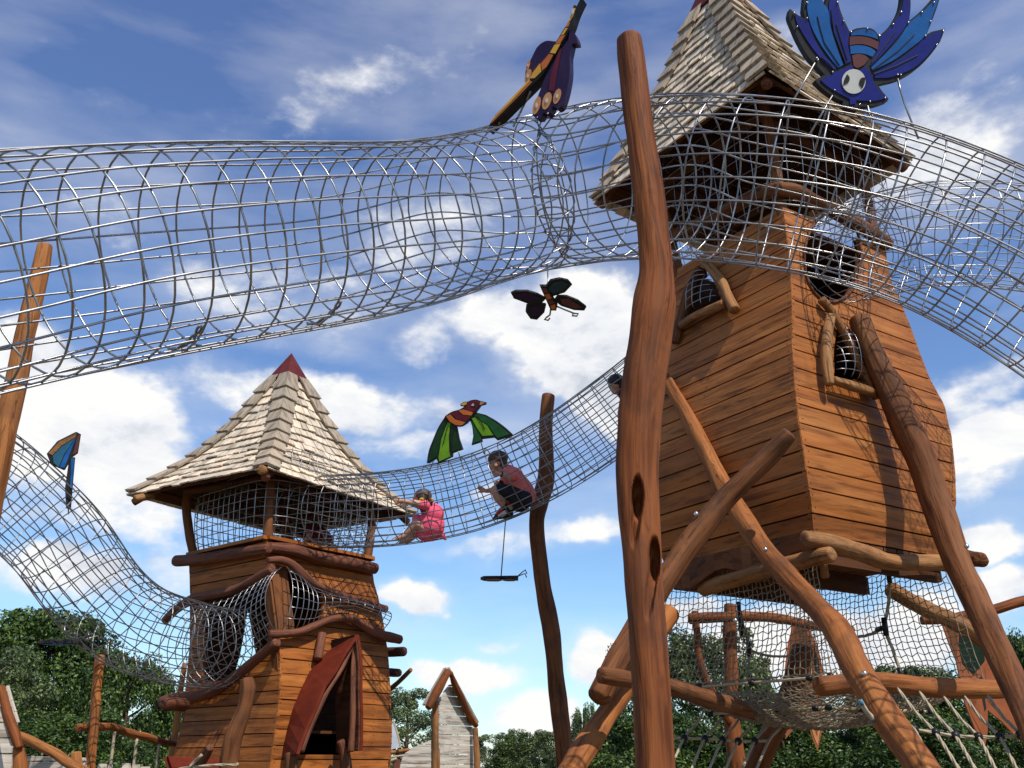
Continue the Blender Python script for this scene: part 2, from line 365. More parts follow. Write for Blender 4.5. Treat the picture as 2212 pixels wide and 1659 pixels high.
# cloud body: bright rims, greyer cores
sh = nz(W, mpn.outputs[0], 9, 6, .6, .3)
cc = ramp(W, sh.outputs['Fac'], [(.30, (.62, .66, .74)), (.43, (.88, .90, .94)), (.54, (1.0, 1.0, .99))]).outputs['Color']
bw = N(W, 'ShaderNodeBackground'); L(W, cc, bw.inputs['Color']); bw.inputs['Strength'].default_value = 1.0
tg = ramp(W, el, [(.0, (.84, 1.02, 1.10)), (.40, (.82, .95, 1.14)), (.72, (.84, .90, 1.14)), (1.0, (.82, .88, 1.12))]).outputs['Color']
tint = mix(W, 1.0, sky.outputs[0], tg, 'MULTIPLY')
bs = N(W, 'ShaderNodeBackground'); L(W, tint, bs.inputs['Color']); bs.inputs['Strength'].default_value = .15
ms = N(W, 'ShaderNodeMixShader'); L(W, mask, ms.inputs[0]); L(W, bs.outputs[0], ms.inputs[1]); L(W, bw.outputs[0], ms.inputs[2]); L(W, ms.outputs[0], out.inputs['Surface'])
vs = bpy.context.scene.view_settings; vs.view_transform = 'Standard'; vs.look = 'None'; vs.exposure = 0; vs.gamma = 1
# ------------------------------------------------------------------ ground
g = MB(); n = 40
ext = [-900, -300, -120, -60]+[-40+i*2 for i in range(41)]+[60, 120, 300, 900]
for j, y in enumerate(ext):
    for i, x in enumerate(ext):
        g.v.append((x, y+20, .06*noise.noise(Vector((x*.12, y*.12, 0))) if abs(x) < 60 and abs(y) < 60 else 0)); g.w.append(g.v[-1])
k = len(ext)
for j in range(k-1):
    for i in range(k-1): g.f.append((j*k+i, j*k+i+1, (j+1)*k+i+1, (j+1)*k+i)); g.mi.append(0)
o = g.build('ground', M['ground'], smooth=True); o['kind'] = 'structure'; o['label'] = 'bark covered playground floor'
# ------------------------------------------------------------------ trees
def leaves(name, cents, rads, per, size, droop=0, seed=1, m='leaf_a', parent=None):
    rng = np.random.default_rng(seed); cents = np.array(cents); rads = np.array(rads); K = len(cents)
    idx = rng.integers(0, K, per*K); n = len(idx)
    dv = rng.normal(size=(n, 3)); dv /= np.linalg.norm(dv, axis=1)[:, None]
    rr = rads[idx]*(.55+.5*rng.random(n)**.6)
    p = cents[idx]+dv*rr[:, None]*np.array([1, 1, .8])
    if droop: p[:, 2] -= droop*rng.random(n)**2
    nrm = dv*.7+rng.normal(size=(n, 3))*.55+np.array([0, 0, .35]); nrm /= np.linalg.norm(nrm, axis=1)[:, None]
    t = np.cross(nrm, rng.normal(size=(n, 3))); t /= np.linalg.norm(t, axis=1)[:, None]; b = np.cross(nrm, t)
    s = size*(.6+.8*rng.random(n))[:, None]
    V = np.empty((n, 4, 3)); V[:, 0] = p-t*s; V[:, 1] = p+b*s*.55+nrm*s*.12; V[:, 2] = p+t*s; V[:, 3] = p-b*s*.55+nrm*s*.12
    me = bpy.data.meshes.new(name); me.vertices.add(n*4); me.vertices.foreach_set('co', V.ravel())
    me.loops.add(n*4); me.loops.foreach_set('vertex_index', np.arange(n*4, dtype=np.int32)); me.polygons.add(n)
    me.polygons.foreach_set('loop_start', np.arange(0, n*4, 4, dtype=np.int32)); me.polygons.foreach_set('loop_total', np.full(n, 4, dtype=np.int32))
    me.materials.append(M[m]); me.update(); me.validate()
    o = bpy.data.objects.new(name, me); C.objects.link(o); o.parent = parent; return o
def make_tree(kind, seed, m, H=6.0, rad=2.6, low=.25, K=80, per=300, size=.066, droop=0, crad=(.45, .95)):
    rnd = random.Random(seed); t = bpy.data.objects.new(kind, None); C.objects.link(t)
    mb = MB(); cents = []; rads = []
    pts = [(0, 0, -.1, .2), (.05, .04, H*.25, .16), (-.05, .06, H*.55, .1), (.04, 0, H*.88, .03)]
    log_mesh(mb, pts, .2, 10)
    for i in range(K):
        f = rnd.random()**1.1; z = H*(low+(1-low)*f*.93)
        env = math.sin(math.pi*min(.97, .26+.68*f))**.42*(1-.12*f)
        th = rnd.random()*6.283; rr = rad*env*(.45+.55*rnd.random()**.5)*(1+.25*noise.noise(Vector((math.cos(th)*1.3, math.sin(th)*1.3, f*3+seed))))
        c = (math.cos(th)*rr, math.sin(th)*rr, z); cents.append(c); rads.append(rnd.uniform(*crad)*(1-.35*f))
        if i % 5 == 0:
            z0 = max(H*.12, z-rr*.7)
            log_mesh(mb, [(0, 0, z0, .05), (c[0]*.5, c[1]*.5, z0+(z-z0)*.4, .035), (c[0], c[1], z, .012)], .25, 6)
    mb.build('trunk', M['bark'], t, True)
    leaves('crown', cents, rads, per, size, droop, seed, m, t)
    return t
base = {'a': make_tree('broadleaf_tree', 3, 'leaf_a', K=210, per=290, low=.03), 'a2': make_tree('broadleaf_tree', 11, 'leaf_a', K=210, per=290, low=.0, rad=3.0),
        'b': make_tree('pale_tree', 5, 'leaf_b', K=140, per=280, low=.0, crad=(.4, .8), size=.06), 'c': make_tree('birch_tree', 8, 'leaf_c', K=150, per=300, low=.02, droop=.8, crad=(.25, .6), size=.055, rad=2.2)}
used = set()
def tree(k, u, vt, hw, Y, label, cat='tree', group=None, rot=None):
    src = base[k]; z = PY(u, vt, Y).z; x = PY(u, vt, Y).x; rad = hw/F*depth((x, Y, z*.6))
    if k in used:
        t = src.copy(); C.objects.link(t)
        for ch in src.children:
            c = ch.copy(); C.objects.link(c); c.parent = t
    else: t = src; used.add(k)
    t.location = (x, Y, 0); t.rotation_euler = (0, 0, R()*6 if rot is None else rot)
    R0 = {'a': 2.6, 'a2': 3.0, 'b': 2.6, 'c': 2.2}[k]
    t.scale = (rad/R0, rad/R0, z/6.0); tag(t, label, cat, group); return t
GT = 'trees around the playground'
tree('a', 125, 1300, 185, 25, 'tall dark green tree behind the drooping wire tunnel at far left', group=GT)
tree('b', -10, 1385, 165, 20, 'olive green tree cut off by the left edge', group=GT)
tree('a2', 290, 1405, 140, 23, 'dark green tree behind the rope swing beam, against the small tower', group=GT)
tree('c', 385, 1490, 75, 30, 'small pale green tree peeping past the left wall of the small tower', group=GT)
tree('a2', 150, 1530, 190, 20, 'low dark bushy tree behind the slim post at lower left', group=GT)
tree('b', 885, 1478, 105, 38, 'grey green tree between small tower and the grey playhouse', group=GT)
tree('b', 1075, 1580, 80, 44, 'short olive bush directly right of the grey playhouse', 'bush', GT)
tree('c', 1130, 1566, 85, 42, 'feathery bush midway between the grey playhouse and the bent post', 'bush', GT)
tree('b', 1195, 1572, 75, 40, 'round bush behind the foot of the bent post', 'bush', GT)
tree('c', 1265, 1505, 50, 24, 'small drooping birch left of the thick carved pole', group=GT)
tree('a', 1365, 1385, 85, 25, 'leafy tree mostly hidden behind the thick carved pole', group=GT)
tree('c', 1530, 1325, 160, 27, 'tall airy birch seen through the left of the rope net', group=GT)
tree('a2', 1420, 1540, 190, 18.5, 'dark bushy tree low behind the left ropes of the big tower', group=GT)
tree('a', 1680, 1520, 170, 18, 'dark hedge-like tree right under the bowl of the rope net', group=GT)
tree('a', 1950, 1425, 165, 22, 'dark tree rising through the right of the rope net', group=GT)
tree('a2', 1930, 1530, 210, 17, 'low dark tree behind the right climbing ropes', group=GT)
tree('a', 2205, 1350, 90, 21, 'dark tree cut off by the right edge', group=GT)
tree('a2', 2190, 1500, 150, 18, 'dark bush low at the right edge behind the outer leg', 'bush', GT)
# ------------------------------------------------------------------ wire tunnels
def tunnel(name, path, rad, label, m='steel', wr=.004, nl=24, ring=.15, phase=0.0, wob=.004, group='wire climbing tunnels'):
    P = cat_rom([tuple(PD(*p[:3]))+((p[3]*p[2]/2/F if len(p) > 3 else rad),) for p in path], .03); X = [Vector(p[:3]) for p in P]; RD = [p[3] for p in P]
    for _ in range(80 if len(path) > 12 else 40):
        X = [X[0]]+[(a+b*2+c)/4 for a, b, c in zip(X, X[1:], X[2:])]+[X[-1]]; RD = [RD[0]]+[(a+b*2+c)/4 for a, b, c in zip(RD, RD[1:], RD[2:])]+[RD[-1]]
    fr = frames(X); # keep 'up' stable: rebuild frames with world up
    FR = []
    for t, a, b in fr:
        u = Vector((0, 0, 1)); u = (u-t*u.dot(t)).normalized(); FR.append((t, u, t.cross(u)))
    lo = min(X, key=lambda p: p.z); mb = MB(); s = 0; nxt = 0; S = [0]
    for a, b in zip(X, X[1:]): S.append(S[-1]+(b-a).length)
    rnd = random.Random(len(X)); off = rnd.random()*30
    def rr(th, ss, i): return RD[i]*(1+.004*noise.noise(Vector((math.cos(th)*2, math.sin(th)*2, ss*2+off))))
    i = 0; rings = []
    while i < len(X):
        if S[i] >= nxt:
            t, u, b = FR[i]
            wire(mb, [X[i]+(u*math.cos(th)+b*math.sin(th))*(rr(th, S[i], i)) for th in [2*math.pi*k/36 for k in range(36)]], wr, 5, True)
            nxt += ring*(1+rnd.uniform(-.06, .06)); rings.append(i)
        i += 1
    for k in range(nl):
        th = 2*math.pi*(k+phase)/nl
        wire(mb, [X[i]+(FR[i][1]*math.cos(th)+FR[i][2]*math.sin(th))*(rr(th, S[i], i)+wr*1.6) for i in range(0, len(X), 2)], wr, 5)
    o = mb.build(name, M[m], None, True, (lo.x, lo.y, lo.z-rad)); tag(o, label, 'tunnel', group)
    return o, X, FR, rings
NEAR = [(-340, 645, 2.58, 552), (80, 575, 3.07, 488), (480, 527, 3.6, 426), (850, 494, 4.22, 358), (1020, 456, 4.72, 324), (1140, 423, 5.15, 321), (1250, 401, 5.12, 329), (1360, 388, 4.72, 337),
        (1500, 382, 4.38, 345), (1760, 408, 4.2, 355), (2000, 479, 4.15, 350), (2212, 579, 4.05, 365), (2500, 765, 3.9, 390)]
near, NX, NFR, NR = tunnel('wire_tunnel', NEAR, .375, 'large nearest wire mesh tunnel running across the whole picture in front of the big tower', wr=.0043, ring=.145)
side, SX, SFR, _ = tunnel('wire_tunnel', [(1770, 575, 8.0), (1797, 560, 7.7), (1845, 545, 7.25), (1925, 522, 6.95), (2030, 503, 6.85), (2150, 508, 6.85), (2330, 530, 6.85)], .375,
                          'wire mesh tunnel leaving the round hole in the big tower wall', wr=.0038, phase=.4)
midt, MX, MFR, _ = tunnel('wire_tunnel', [(655, 1110, 10.35), (700, 1105, 10.0), (813, 1101, 9.8), (911, 1089, 9.65), (1009, 1068, 9.65), (1107, 1031, 9.62), (1173, 998, 9.58), (1238, 958, 9.52), (1340, 885, 9.42), (1420, 822, 9.4), (1490, 760, 9.4)], .375,
                          'wire mesh tunnel with the two children, linking small tower to big tower', m='steel2', wr=.0052)
st, TX, TFR, _ = tunnel('wire_tunnel', [(-150, 960, 7.2), (-60, 1005, 7.4), (0, 1050, 7.6), (70, 1110, 7.7), (130, 1170, 7.8), (175, 1235, 7.9), (225, 1302, 8.05), (285, 1350, 8.25), (350, 1376, 8.5), (420, 1392, 8.8), (480, 1400, 9.25), (530, 1395, 9.7)], .375,
                       'drooping S-shaped wire mesh tunnel falling from the left edge to the small tower', m='steel2', wr=.0048)
# wound dark ties at the foot of two hoops of the near tunnel
for (ua, ub) in ((335, 375), (645, 690)):
    js = [min(range(len(NX)), key=lambda i: abs(proj(NX[i])[0]-uu)) for uu in (ua, ub)]
    mb = MB()
    for z in range(2):
        P = []
        for k in range(14):
            f = k/13; i = js[0]; t, u, b = NFR[i]; sg = 1 if depth(NX[i]-b) > depth(NX[i]+b) else -1
            th = math.pi-sg*(-.35+.75*f)
            P.append(NX[i]+(u*math.cos(th)+b*math.sin(th))*(.355)+Vector((math.sin(k*.9+z*3)*.005, math.cos(k*.8+z*3)*.005, .004*math.sin(k*1.3+z*2))))
        wire(mb, P, .005, 5)
    mb.build('wound_tie', M['steel2'], near, True)
# ------------------------------------------------------------------ cut-out boards
def plane_at(u, v, D, nrm): return PD(u, v, D), Vector(nrm).normalized()
def on_plane(u, v, pl):
    r = ray(u, v); return CAM+r*((pl[0]-CAM).dot(pl[1])/r.dot(pl[1]))
def flip_to_cam(nrm, p): return nrm if nrm.dot(CAM-p) > 0 else -nrm
def board(name, k, pts, pl, th, m, parent, lift=0.0, smooth=False, inset=None):
    """flat board with thickness th behind the plane (away from the viewer), front face lifted by lift"""
    P = [on_plane(*p, pl) for p in q(k, *pts)]
    nn = flip_to_cam(pl[1], pl[0])
    bm = bmesh.new()
    f = bm.faces.new([bm.verts.new(p+nn*lift) for p in P])
    f.normal_update()
    r = bmesh.ops.extrude_face_region(bm, geom=[f]); vv = [e for e in r['geom'] if isinstance(e, bmesh.types.BMVert)]
    bmesh.ops.translate(bm, verts=vv, vec=-nn*th); bmesh.ops.triangulate(bm, faces=[x for x in bm.faces if len(x.verts) > 4])
    bmesh.ops.recalc_face_normals(bm, faces=bm.faces)
    me = bpy.data.meshes.new(name); o0 = origin_of(parent)
    bmesh.ops.translate(bm, verts=bm.verts, vec=-o0); bm.to_mesh(me); bm.free(); me.materials.append(M[m])
    a = me.attributes.new('wood', 'FLOAT_VECTOR', 'POINT'); a.data.foreach_set('vector', [x for vtx in me.vertices for x in vtx.co])
    o = bpy.data.objects.new(name, me); C.objects.link(o); o.parent = parent; return o
def panel(name, k, pts, pl, m, parent, lift=.004): return board(name, k, pts, pl, .003, m, parent, lift)
def lines(name, k, strokes, pl, parent, r=.0022, m='black', lift=.006):
    nn = flip_to_cam(pl[1], pl[0])
    for s in strokes:
        mb = MB(); wire(mb, [on_plane(*p, pl)+nn*lift for p in q(k, *s)], r, 4); mb.build('painted_line', M[m], parent)
def rod(name, a, b, parent, r=.006, m='steel2', mid=None):
    mb = MB(); P = [a, b] if mid is None else [Vector(p) for p in cat_rom([tuple(a), tuple(mid), tuple(b)], .05)]
    wire(mb, P, r, 6); return mb.build(name, M[m], parent, True)
def bolts(k, pts, pl, parent, r=.006):
    nn = flip_to_cam(pl[1], pl[0])
    for p in q(k, *pts):
        mb = MB(); ball(mb, on_plane(*p, pl)+nn*.006, r, 6); mb.build('screw_head', M['bolt'], parent, True)
def curve2(pts, n=6):
    """smooth open outline through points"""
    out = cat_rom([(p[0], p[1], 0) for p in pts], max(6, sum(math.dist(a, b) for a, b in zip(pts, pts[1:]))/(n*len(pts)))); return [(p[0], p[1]) for p in out]
# blue winged bug, tilted, on rods above the near tunnel
pl = plane_at(1850, 110, 4.15, (.10, -.95, -.28))
bug = thing('bug_sculpture', 'flat blue winged bug with a big white eye, above the nearest tunnel', 'sculpture', PD(1850, 225, 4.2))
W1 = curve2([(430, 790), (340, 690), (250, 590), (150, 420), (80, 260), (48, 170), (60, 92)], 8)+[(130, 150), (220, 200), (200, 100), (215, -40), (250, -180), (290, -230)]+curve2([(350, -80), (430, 60)], 4)+curve2([(440, 20), (470, -70), (520, -170), (575, -240)], 5)+curve2([(560, -100), (575, 40), (620, 180), (690, 330)], 6)
W2 = [(690, 330)]+curve2([(760, 300), (850, 290), (940, 310), (1005, 380)], 6)
W3 = curve2([(1010, 375), (1130, 260), (1210, 130), (1245, 0), (1250, -160), (1290, -240)], 6)+curve2([(1330, -100), (1337, 60), (1322, 218)], 4)+curve2([(1420, 140), (1520, 40), (1600, -50), (1660, -110)], 4)+curve2([(1640, 0), (1590, 150), (1505, 365)], 4)+curve2([(1560, 335), (1700, 303)], 3)+curve2([(1650, 440), (1540, 590), (1400, 730), (1230, 830), (1090, 870), (985, 892)], 7)
W4 = curve2([(985, 892), (1040, 970), (1103, 1045)], 4)+curve2([(1090, 1072), (980, 1110), (880, 1125), (800, 1125)], 4)+[(800, 1150), (770, 1170)]+curve2([(700, 1160), (610, 1110)], 3)+[(625, 1070)]+curve2([(560, 1045), (450, 970), (370, 900), (325, 850)], 5)+[(380, 815), (430, 790)]
board('back_board', 'y5', W1+W2[1:]+W3+W4[1:-1], pl, .035, 'black', bug)
for nm, c, pts in [
    ('wing_panel', 'navy', curve2([(510, 745), (400, 640), (300, 520), (200, 370), (130, 240), (108, 155)], 6)+curve2([(180, 200), (250, 235), (300, 380), (400, 560), (545, 725)], 6)),
    ('wing_panel', 'blue', curve2([(565, 720), (470, 600), (380, 470), (290, 300), (245, 140), (240, 0), (262, -150), (290, -200)], 7)+curve2([(390, 20), (460, 110), (490, 300), (550, 500), (620, 690)], 6)),
    ('wing_panel', 'navy', curve2([(640, 680), (580, 500), (510, 300), (470, 120), (480, -20), (530, -150), (555, -200)], 7)+curve2([(548, -60), (565, 80), (620, 240), (680, 350), (672, 480), (705, 655)], 6)),
    ('wing_panel', 'navy', curve2([(905, 690), (980, 540), (1010, 400)], 4)+curve2([(1130, 285), (1220, 140), (1255, 0), (1262, -140), (1285, -200)], 5)+curve2([(1318, -80), (1322, 60), (1308, 225), (1200, 390), (1050, 560), (915, 700)], 7)),
    ('wing_panel', 'blue', curve2([(915, 715), (1080, 560), (1220, 400), (1315, 250), (1430, 155), (1560, 30), (1640, -70)], 7)+curve2([(1625, 0), (1570, 150), (1490, 370), (1350, 500), (1150, 640), (930, 750)], 6)),
    ('wing_panel', 'navy', curve2([(945, 770), (1150, 670), (1350, 530), (1490, 400), (1600, 350), (1675, 330)], 6)+curve2([(1630, 440), (1520, 580), (1390, 705), (1220, 790), (1090, 825), (955, 830)], 6)),
    ('body_band', 'blue', curve2([(705, 350), (780, 320), (860, 312), (950, 345), (990, 420)], 5)+curve2([(900, 390), (800, 375), (705, 380)], 4)),
    ('body_band', 'rust', curve2([(690, 390), (800, 388), (900, 405), (995, 450)], 4)+curve2([(985, 530), (900, 490), (800, 470), (685, 480)], 4)),
    ('body_band', 'blue', curve2([(690, 490), (800, 482), (900, 505), (965, 545)], 4)+curve2([(930, 605), (850, 575), (780, 568), (700, 575)], 4)),
    ('body_band', 'rust', curve2([(712, 590), (780, 575), (850, 590), (890, 625)], 4)+curve2([(840, 690), (770, 722), (730, 700)], 3)),
    ('head_panel', 'navy', [(380, 850), (520, 775), (712, 690), (735, 735), (800, 745), (855, 708), (905, 770), (950, 880)]+curve2([(1000, 960), (1070, 1045)], 3)+curve2([(960, 1070), (860, 1070), (760, 1065)], 3)+[(750, 1105), (690, 1110), (690, 1050)]+curve2([(600, 1005), (500, 950), (420, 890)], 3))]:
    panel(nm, 'y5', pts, pl, c, bug)
ey = panel('eye', 'y5', [(725+125*math.cos(a), 870+130*math.sin(a)) for a in [i*math.pi/14 for i in range(28)]], pl, 'white', bug, .009)
panel('pupil', 'y5', curve2([(652, 797), (678, 830), (668, 880), (612, 908)], 3)+[(625, 850)], pl, 'black', ey, .012)
panel('pupil', 'y5', curve2([(848, 830), (800, 838), (780, 890), (812, 945)], 3)+[(835, 900)], pl, 'black', ey, .012)
lines('painted_lines', 'y5', [[(345, 180), (375, 310), (420, 460), (520, 610), (580, 700)], [(490, 110), (520, 350), (600, 560), (640, 670)], [(545, 260), (590, 420), (660, 640)], [(1160, 340), (1050, 500), (920, 670)], [(1370, 370), (1200, 540), (930, 740)], [(1400, 590), (1180, 700), (940, 790)], [(390, 610), (480, 690), (520, 740)]], pl, bug)
bolts('y5', [(98, 143), (130, 290), (340, 622), (350, 640), (505, 768), (235, 200), (237, 35), (555, 30), (620, 228), (700, 342), (873, 310), (1000, 383), (1145, 262), (1230, 135), (1305, 243), (1448, 133), (1540, 233), (1487, 383), (1605, 480), (1190, 797), (1225, 797), (1060, 1040), (900, 1080), (527, 960), (790, 1110), (1575, 35), (1675, 330)], pl, bug, .005)
for a, b, mm in [((325, 665), (10, 1210), None), ((510, 1010), (270, 1420), None), ((880, 1120), (1000, 1450), (920, 1290)), ((1200, 835), (1420, 1470), (1270, 1090))]:
    (ua, va), (ub, vb) = q('y5', a, b); A = on_plane(ua, va, pl); B = PD(ub, vb, 4.1)
    rod('support_rod', A, B, bug, .0045, 'steel', None if mm is None else PD(*q('y5', mm)[0], 4.12))
# long-tailed dark bird seen from its edge, above the near tunnel
pl = plane_at(1150, 130, 4.82, (-.42, -.86, -.18))
bird = thing('bird_sculpture', 'dark long-tailed bird board with orange and yellow striped back, over the nearest tunnel', 'sculpture', PD(1150, 262, 4.8))
wl = curve2([(935, 225), (890, 300), (800, 300), (735, 345), (690, 430), (650, 510), (640, 590), (645, 640)], 6)
board('wing', 'z6', wl+[(690, 625), (800, 470), (920, 300)], pl, .035, 'purple', bird, -.012)
wr_ = curve2([(985, 230), (1015, 240), (1040, 290), (1045, 325)], 3)+[(1005, 330)]+curve2([(985, 420), (985, 560), (960, 700), (925, 800), (890, 820)], 5)+[(860, 800), (840, 850), (815, 868), (790, 848), (770, 890), (735, 895), (705, 870)]+curve2([(720, 790), (760, 690), (810, 560), (900, 400), (975, 300)], 5)
board('wing', 'z6', wr_, pl, .05, 'purple', bird, .0)
bd = curve2([(1085, -10), (1060, 40), (1030, 110), (1000, 200), (950, 300), (880, 420), (800, 550), (720, 640), (600, 760), (480, 880), (370, 985)], 8)+[(395, 935), (430, 880)]+curve2([(560, 740), (690, 610), (770, 490), (860, 370), (940, 240), (980, 180), (1005, 110), (1020, 60)], 8)+[(1025, 45), (1045, 55), (1070, 5)]
bo = board('body', 'z6', bd[::-1], pl, .07, 'black', bird, .012)
for c, pts in [('yellow', [(1022, 75), (1038, 72), (1020, 130), (1000, 165), (985, 175)]), ('orange', [(980, 180), (998, 175), (985, 210), (965, 220)]), ('yellow', [(962, 225), (980, 222), (950, 270), (925, 280)]), ('orange', [(922, 285), (960, 275), (925, 335), (885, 345)]), ('yellow', [(880, 350), (925, 340), (885, 415), (845, 410)]),
              ('orange', [(838, 418), (870, 425), (820, 515), (785, 545), (778, 490)]), ('yellow', [(770, 490), (780, 550), (730, 600), (697, 602), (715, 560)]), ('yellow', [(690, 612), (697, 620), (560, 770), (400, 930), (415, 905), (560, 745)]), ('orange', [(700, 622), (712, 628), (590, 755), (405, 940), (400, 933), (570, 768)])]:
    panel('stripe', 'z6', pts, pl, c, bird, .016)
panel('wing_bar', 'z6', [(905, 380), (925, 370), (890, 560), (870, 690), (830, 685), (840, 590)], pl, 'crimson', bird, .005)
panel('wing_bar', 'z6', [(860, 350), (880, 355), (760, 500), (700, 560), (700, 520), (790, 430)], pl, 'crimson', bird, -.008)
for cx, cy, a_, b_, lf in [(738, 800, 26, 68, .005), (815, 765, 32, 66, .005), (893, 730, 26, 58, .005), (665, 570, 22, 55, -.008), (665, 490, 12, 40, -.008)]:
    e = panel('feather_tip', 'z6', [(cx+a_*math.cos(t)+(cy-cy-b_*math.sin(t))*.25, cy+b_*math.sin(t)) for t in [i*math.pi/8 for i in range(16)]], pl, 'peach', bird, lf)
    panel('feather_dot', 'z6', [(cx+a_*.3*math.cos(t), cy+b_*.28*math.sin(t)) for t in [i*math.pi/5 for i in range(10)]], pl, 'white', e, lf+.003)
panel('eye', 'z6', [(1018+8*math.cos(t), 100+22*math.sin(t)) for t in [i*math.pi/5 for i in range(10)]], pl, 'white', bird, .02)
for a, b in [((690, 690), (560, 955)), ((820, 860), (810, 900)), ((740, 890), (718, 900)), ((455, 930), (410, 985))]:
    (ua, va), (ub, vb) = q('z6', a, b); rod('support_rod', on_plane(ua, va, pl), PD(ub, vb, 5.05), bird, .006)
# green bird over the middle tunnel
pl = plane_at(1010, 930, 9.55, (-.1, -.93, -.3))
gb = thing('bird_sculpture', 'flat bird with green striped wings and orange banded body above the middle tunnel', 'sculpture', PD(1010, 1000, 9.6))
LW = curve2([(455, 470), (410, 540), (375, 620), (345, 700), (332, 780)], 5)+[(345, 782), (395, 750), (410, 780), (500, 740), (503, 715), (570, 690)]+curve2([(545, 620), (530, 540)], 3)
board('wing', 'z5', LW, pl, .07, 'black', gb)
for c, p in [('darkgreen', [(455, 495), (465, 510), (420, 620), (400, 735), (350, 765), (345, 760), (365, 680), (410, 560)]), ('lime', [(470, 512), (490, 515), (478, 600), (480, 700), (488, 735), (415, 768), (410, 740), (430, 620)]), ('darkgreen', [(497, 520), (522, 540), (535, 620), (555, 683), (497, 705), (488, 620)])]: panel('wing_panel', 'z5', p, pl, c, gb)
RW = [(635, 455), (660, 445)]+curve2([(720, 460), (790, 500), (850, 545), (897, 588)], 4)+[(895, 602), (800, 630), (780, 612), (695, 622), (698, 640), (628, 662)]+curve2([(640, 600), (630, 530), (612, 490)], 3)
board('wing', 'z5', RW, pl, .07, 'black', gb)
for c, p in [('green', [(622, 492), (650, 540), (690, 610), (690, 630), (637, 648), (648, 600)]), ('lime', [(628, 482), (650, 478), (730, 530), (772, 595), (700, 600), (660, 540)]), ('green', [(645, 468), (665, 452), (740, 480), (830, 545), (880, 588), (800, 615), (780, 590), (740, 530)])]: panel('wing_panel', 'z5', p, pl, c, gb)
BD = curve2([(452, 470), (500, 440), (550, 425), (590, 400), (612, 370), (655, 360), (685, 368)], 4)+[(725, 378), (720, 392), (690, 400), (675, 420), (660, 440), (625, 485)]+curve2([(600, 515), (560, 538), (520, 535), (480, 510)], 4)
board('body', 'z5', BD, pl, .08, 'black', gb, .012)
for c, p in [('orange', [(462, 470), (490, 458), (520, 490), (590, 510), (565, 530), (525, 528), (485, 505)]), ('crimson', [(495, 453), (535, 435), (570, 465), (625, 470), (595, 505), (530, 488)]), ('orange', [(542, 432), (575, 425), (640, 445), (628, 465), (575, 460)]), ('crimson', [(582, 420), (615, 375), (655, 365), (685, 372), (672, 408), (645, 440), (600, 432)]), ('peach', [(688, 374), (718, 382), (690, 396), (682, 394)])]: panel('body_band', 'z5', p, pl, c, gb, .016)
board('crest', 'z5', [(555, 390), (575, 375), (605, 372), (600, 395), (575, 405), (556, 402)], pl, .06, 'black', gb, .004); panel('crest_panel', 'z5', [(560, 392), (577, 379), (602, 376), (596, 392), (575, 400)], pl, 'yellow', gb, .02)
e = panel('eye', 'z5', [(625, 400), (640, 385), (655, 388), (648, 402)], pl, 'white', gb, .02); panel('pupil', 'z5', [(645, 384), (658, 382), (660, 396), (650, 396)], pl, 'black', e, .023)
lines('painted_lines', 'z5', [[(665, 465), (700, 520), (715, 555)], [(470, 540), (440, 660)], [(505, 560), (500, 680)]], pl, gb, .005)
for a, b in [((540, 700), (575, 820)), ((690, 640), (712, 720)), ((378, 765), (350, 830))]:
    (ua, va), (ub, vb) = q('z5', a, b); rod('support_rod', on_plane(ua, va, pl), PD(ub, vb, 9.6), gb, .006)
# dark butterfly hanging under the near tunnel (seen from below)
pl = plane_at(1185, 645, 5.1, (.1, -.62, -.78))
bf = thing('butterfly_sculpture', 'dark butterfly with orange body hanging by a rod under the near tunnel', 'sculpture', PD(1185, 690, 4.85))
FWL = [(1104, 634), (1115, 629), (1140, 629), (1163, 636), (1180, 645), (1170, 655), (1140, 656), (1110, 645)]
for nm, p, c, pp in [('wing', FWL, 'purple', [(1111, 634), (1140, 633), (1172, 645), (1140, 651), (1115, 642)]), ('wing', [(1175, 625), (1190, 606), (1210, 602), (1228, 606), (1236, 615), (1220, 632), (1195, 640)], 'slate', [(1182, 626), (1195, 610), (1212, 606), (1228, 613), (1214, 628), (1195, 634)]),
                     ('wing', [(1205, 640), (1225, 640), (1250, 650), (1267, 663), (1262, 671), (1240, 670), (1212, 661), (1198, 650)], 'rust', [(1210, 645), (1228, 645), (1258, 664), (1240, 666), (1214, 656)]), ('wing', [(1138, 660), (1165, 656), (1180, 658), (1176, 675), (1160, 691), (1146, 689), (1136, 675)], 'purple', [(1143, 663), (1165, 660), (1172, 668), (1158, 684), (1148, 682)])]:
    board(nm, 'ov', p, pl, .022, 'black', bf); panel('wing_panel', 'ov', pp, pl, c, bf)
bb_ = board('body', 'ov', [(1166, 617), (1180, 617), (1204, 655), (1201, 669), (1189, 669)], pl, .03, 'black', bf, .012)
for c_, p_ in (('rust', [(1170, 620), (1178, 620), (1184, 630), (1175, 632)]), ('orange', [(1176, 634), (1185, 632), (1191, 642), (1181, 645)]), ('rust', [(1182, 647), (1192, 644), (1197, 652), (1187, 656)]), ('orange', [(1188, 658), (1198, 655), (1199, 665), (1191, 666)])): panel('stripe', 'ov', p_, pl, c_, bb_, .016)
for st_ in ([(1190, 665), (1188, 680), (1180, 686), (1176, 690), (1184, 692), (1188, 687)], [(1203, 662), (1222, 670), (1240, 677), (1249, 678), (1246, 683), (1236, 682), (1238, 678)]):
    mb = MB(); wire(mb, [on_plane(*p, pl) for p in st_], .005, 5); mb.build('antenna', M['steel'], bf, True)
rod('support_rod', PD(1183, 578, 5.2), on_plane(1184, 632, pl), bf, .004)
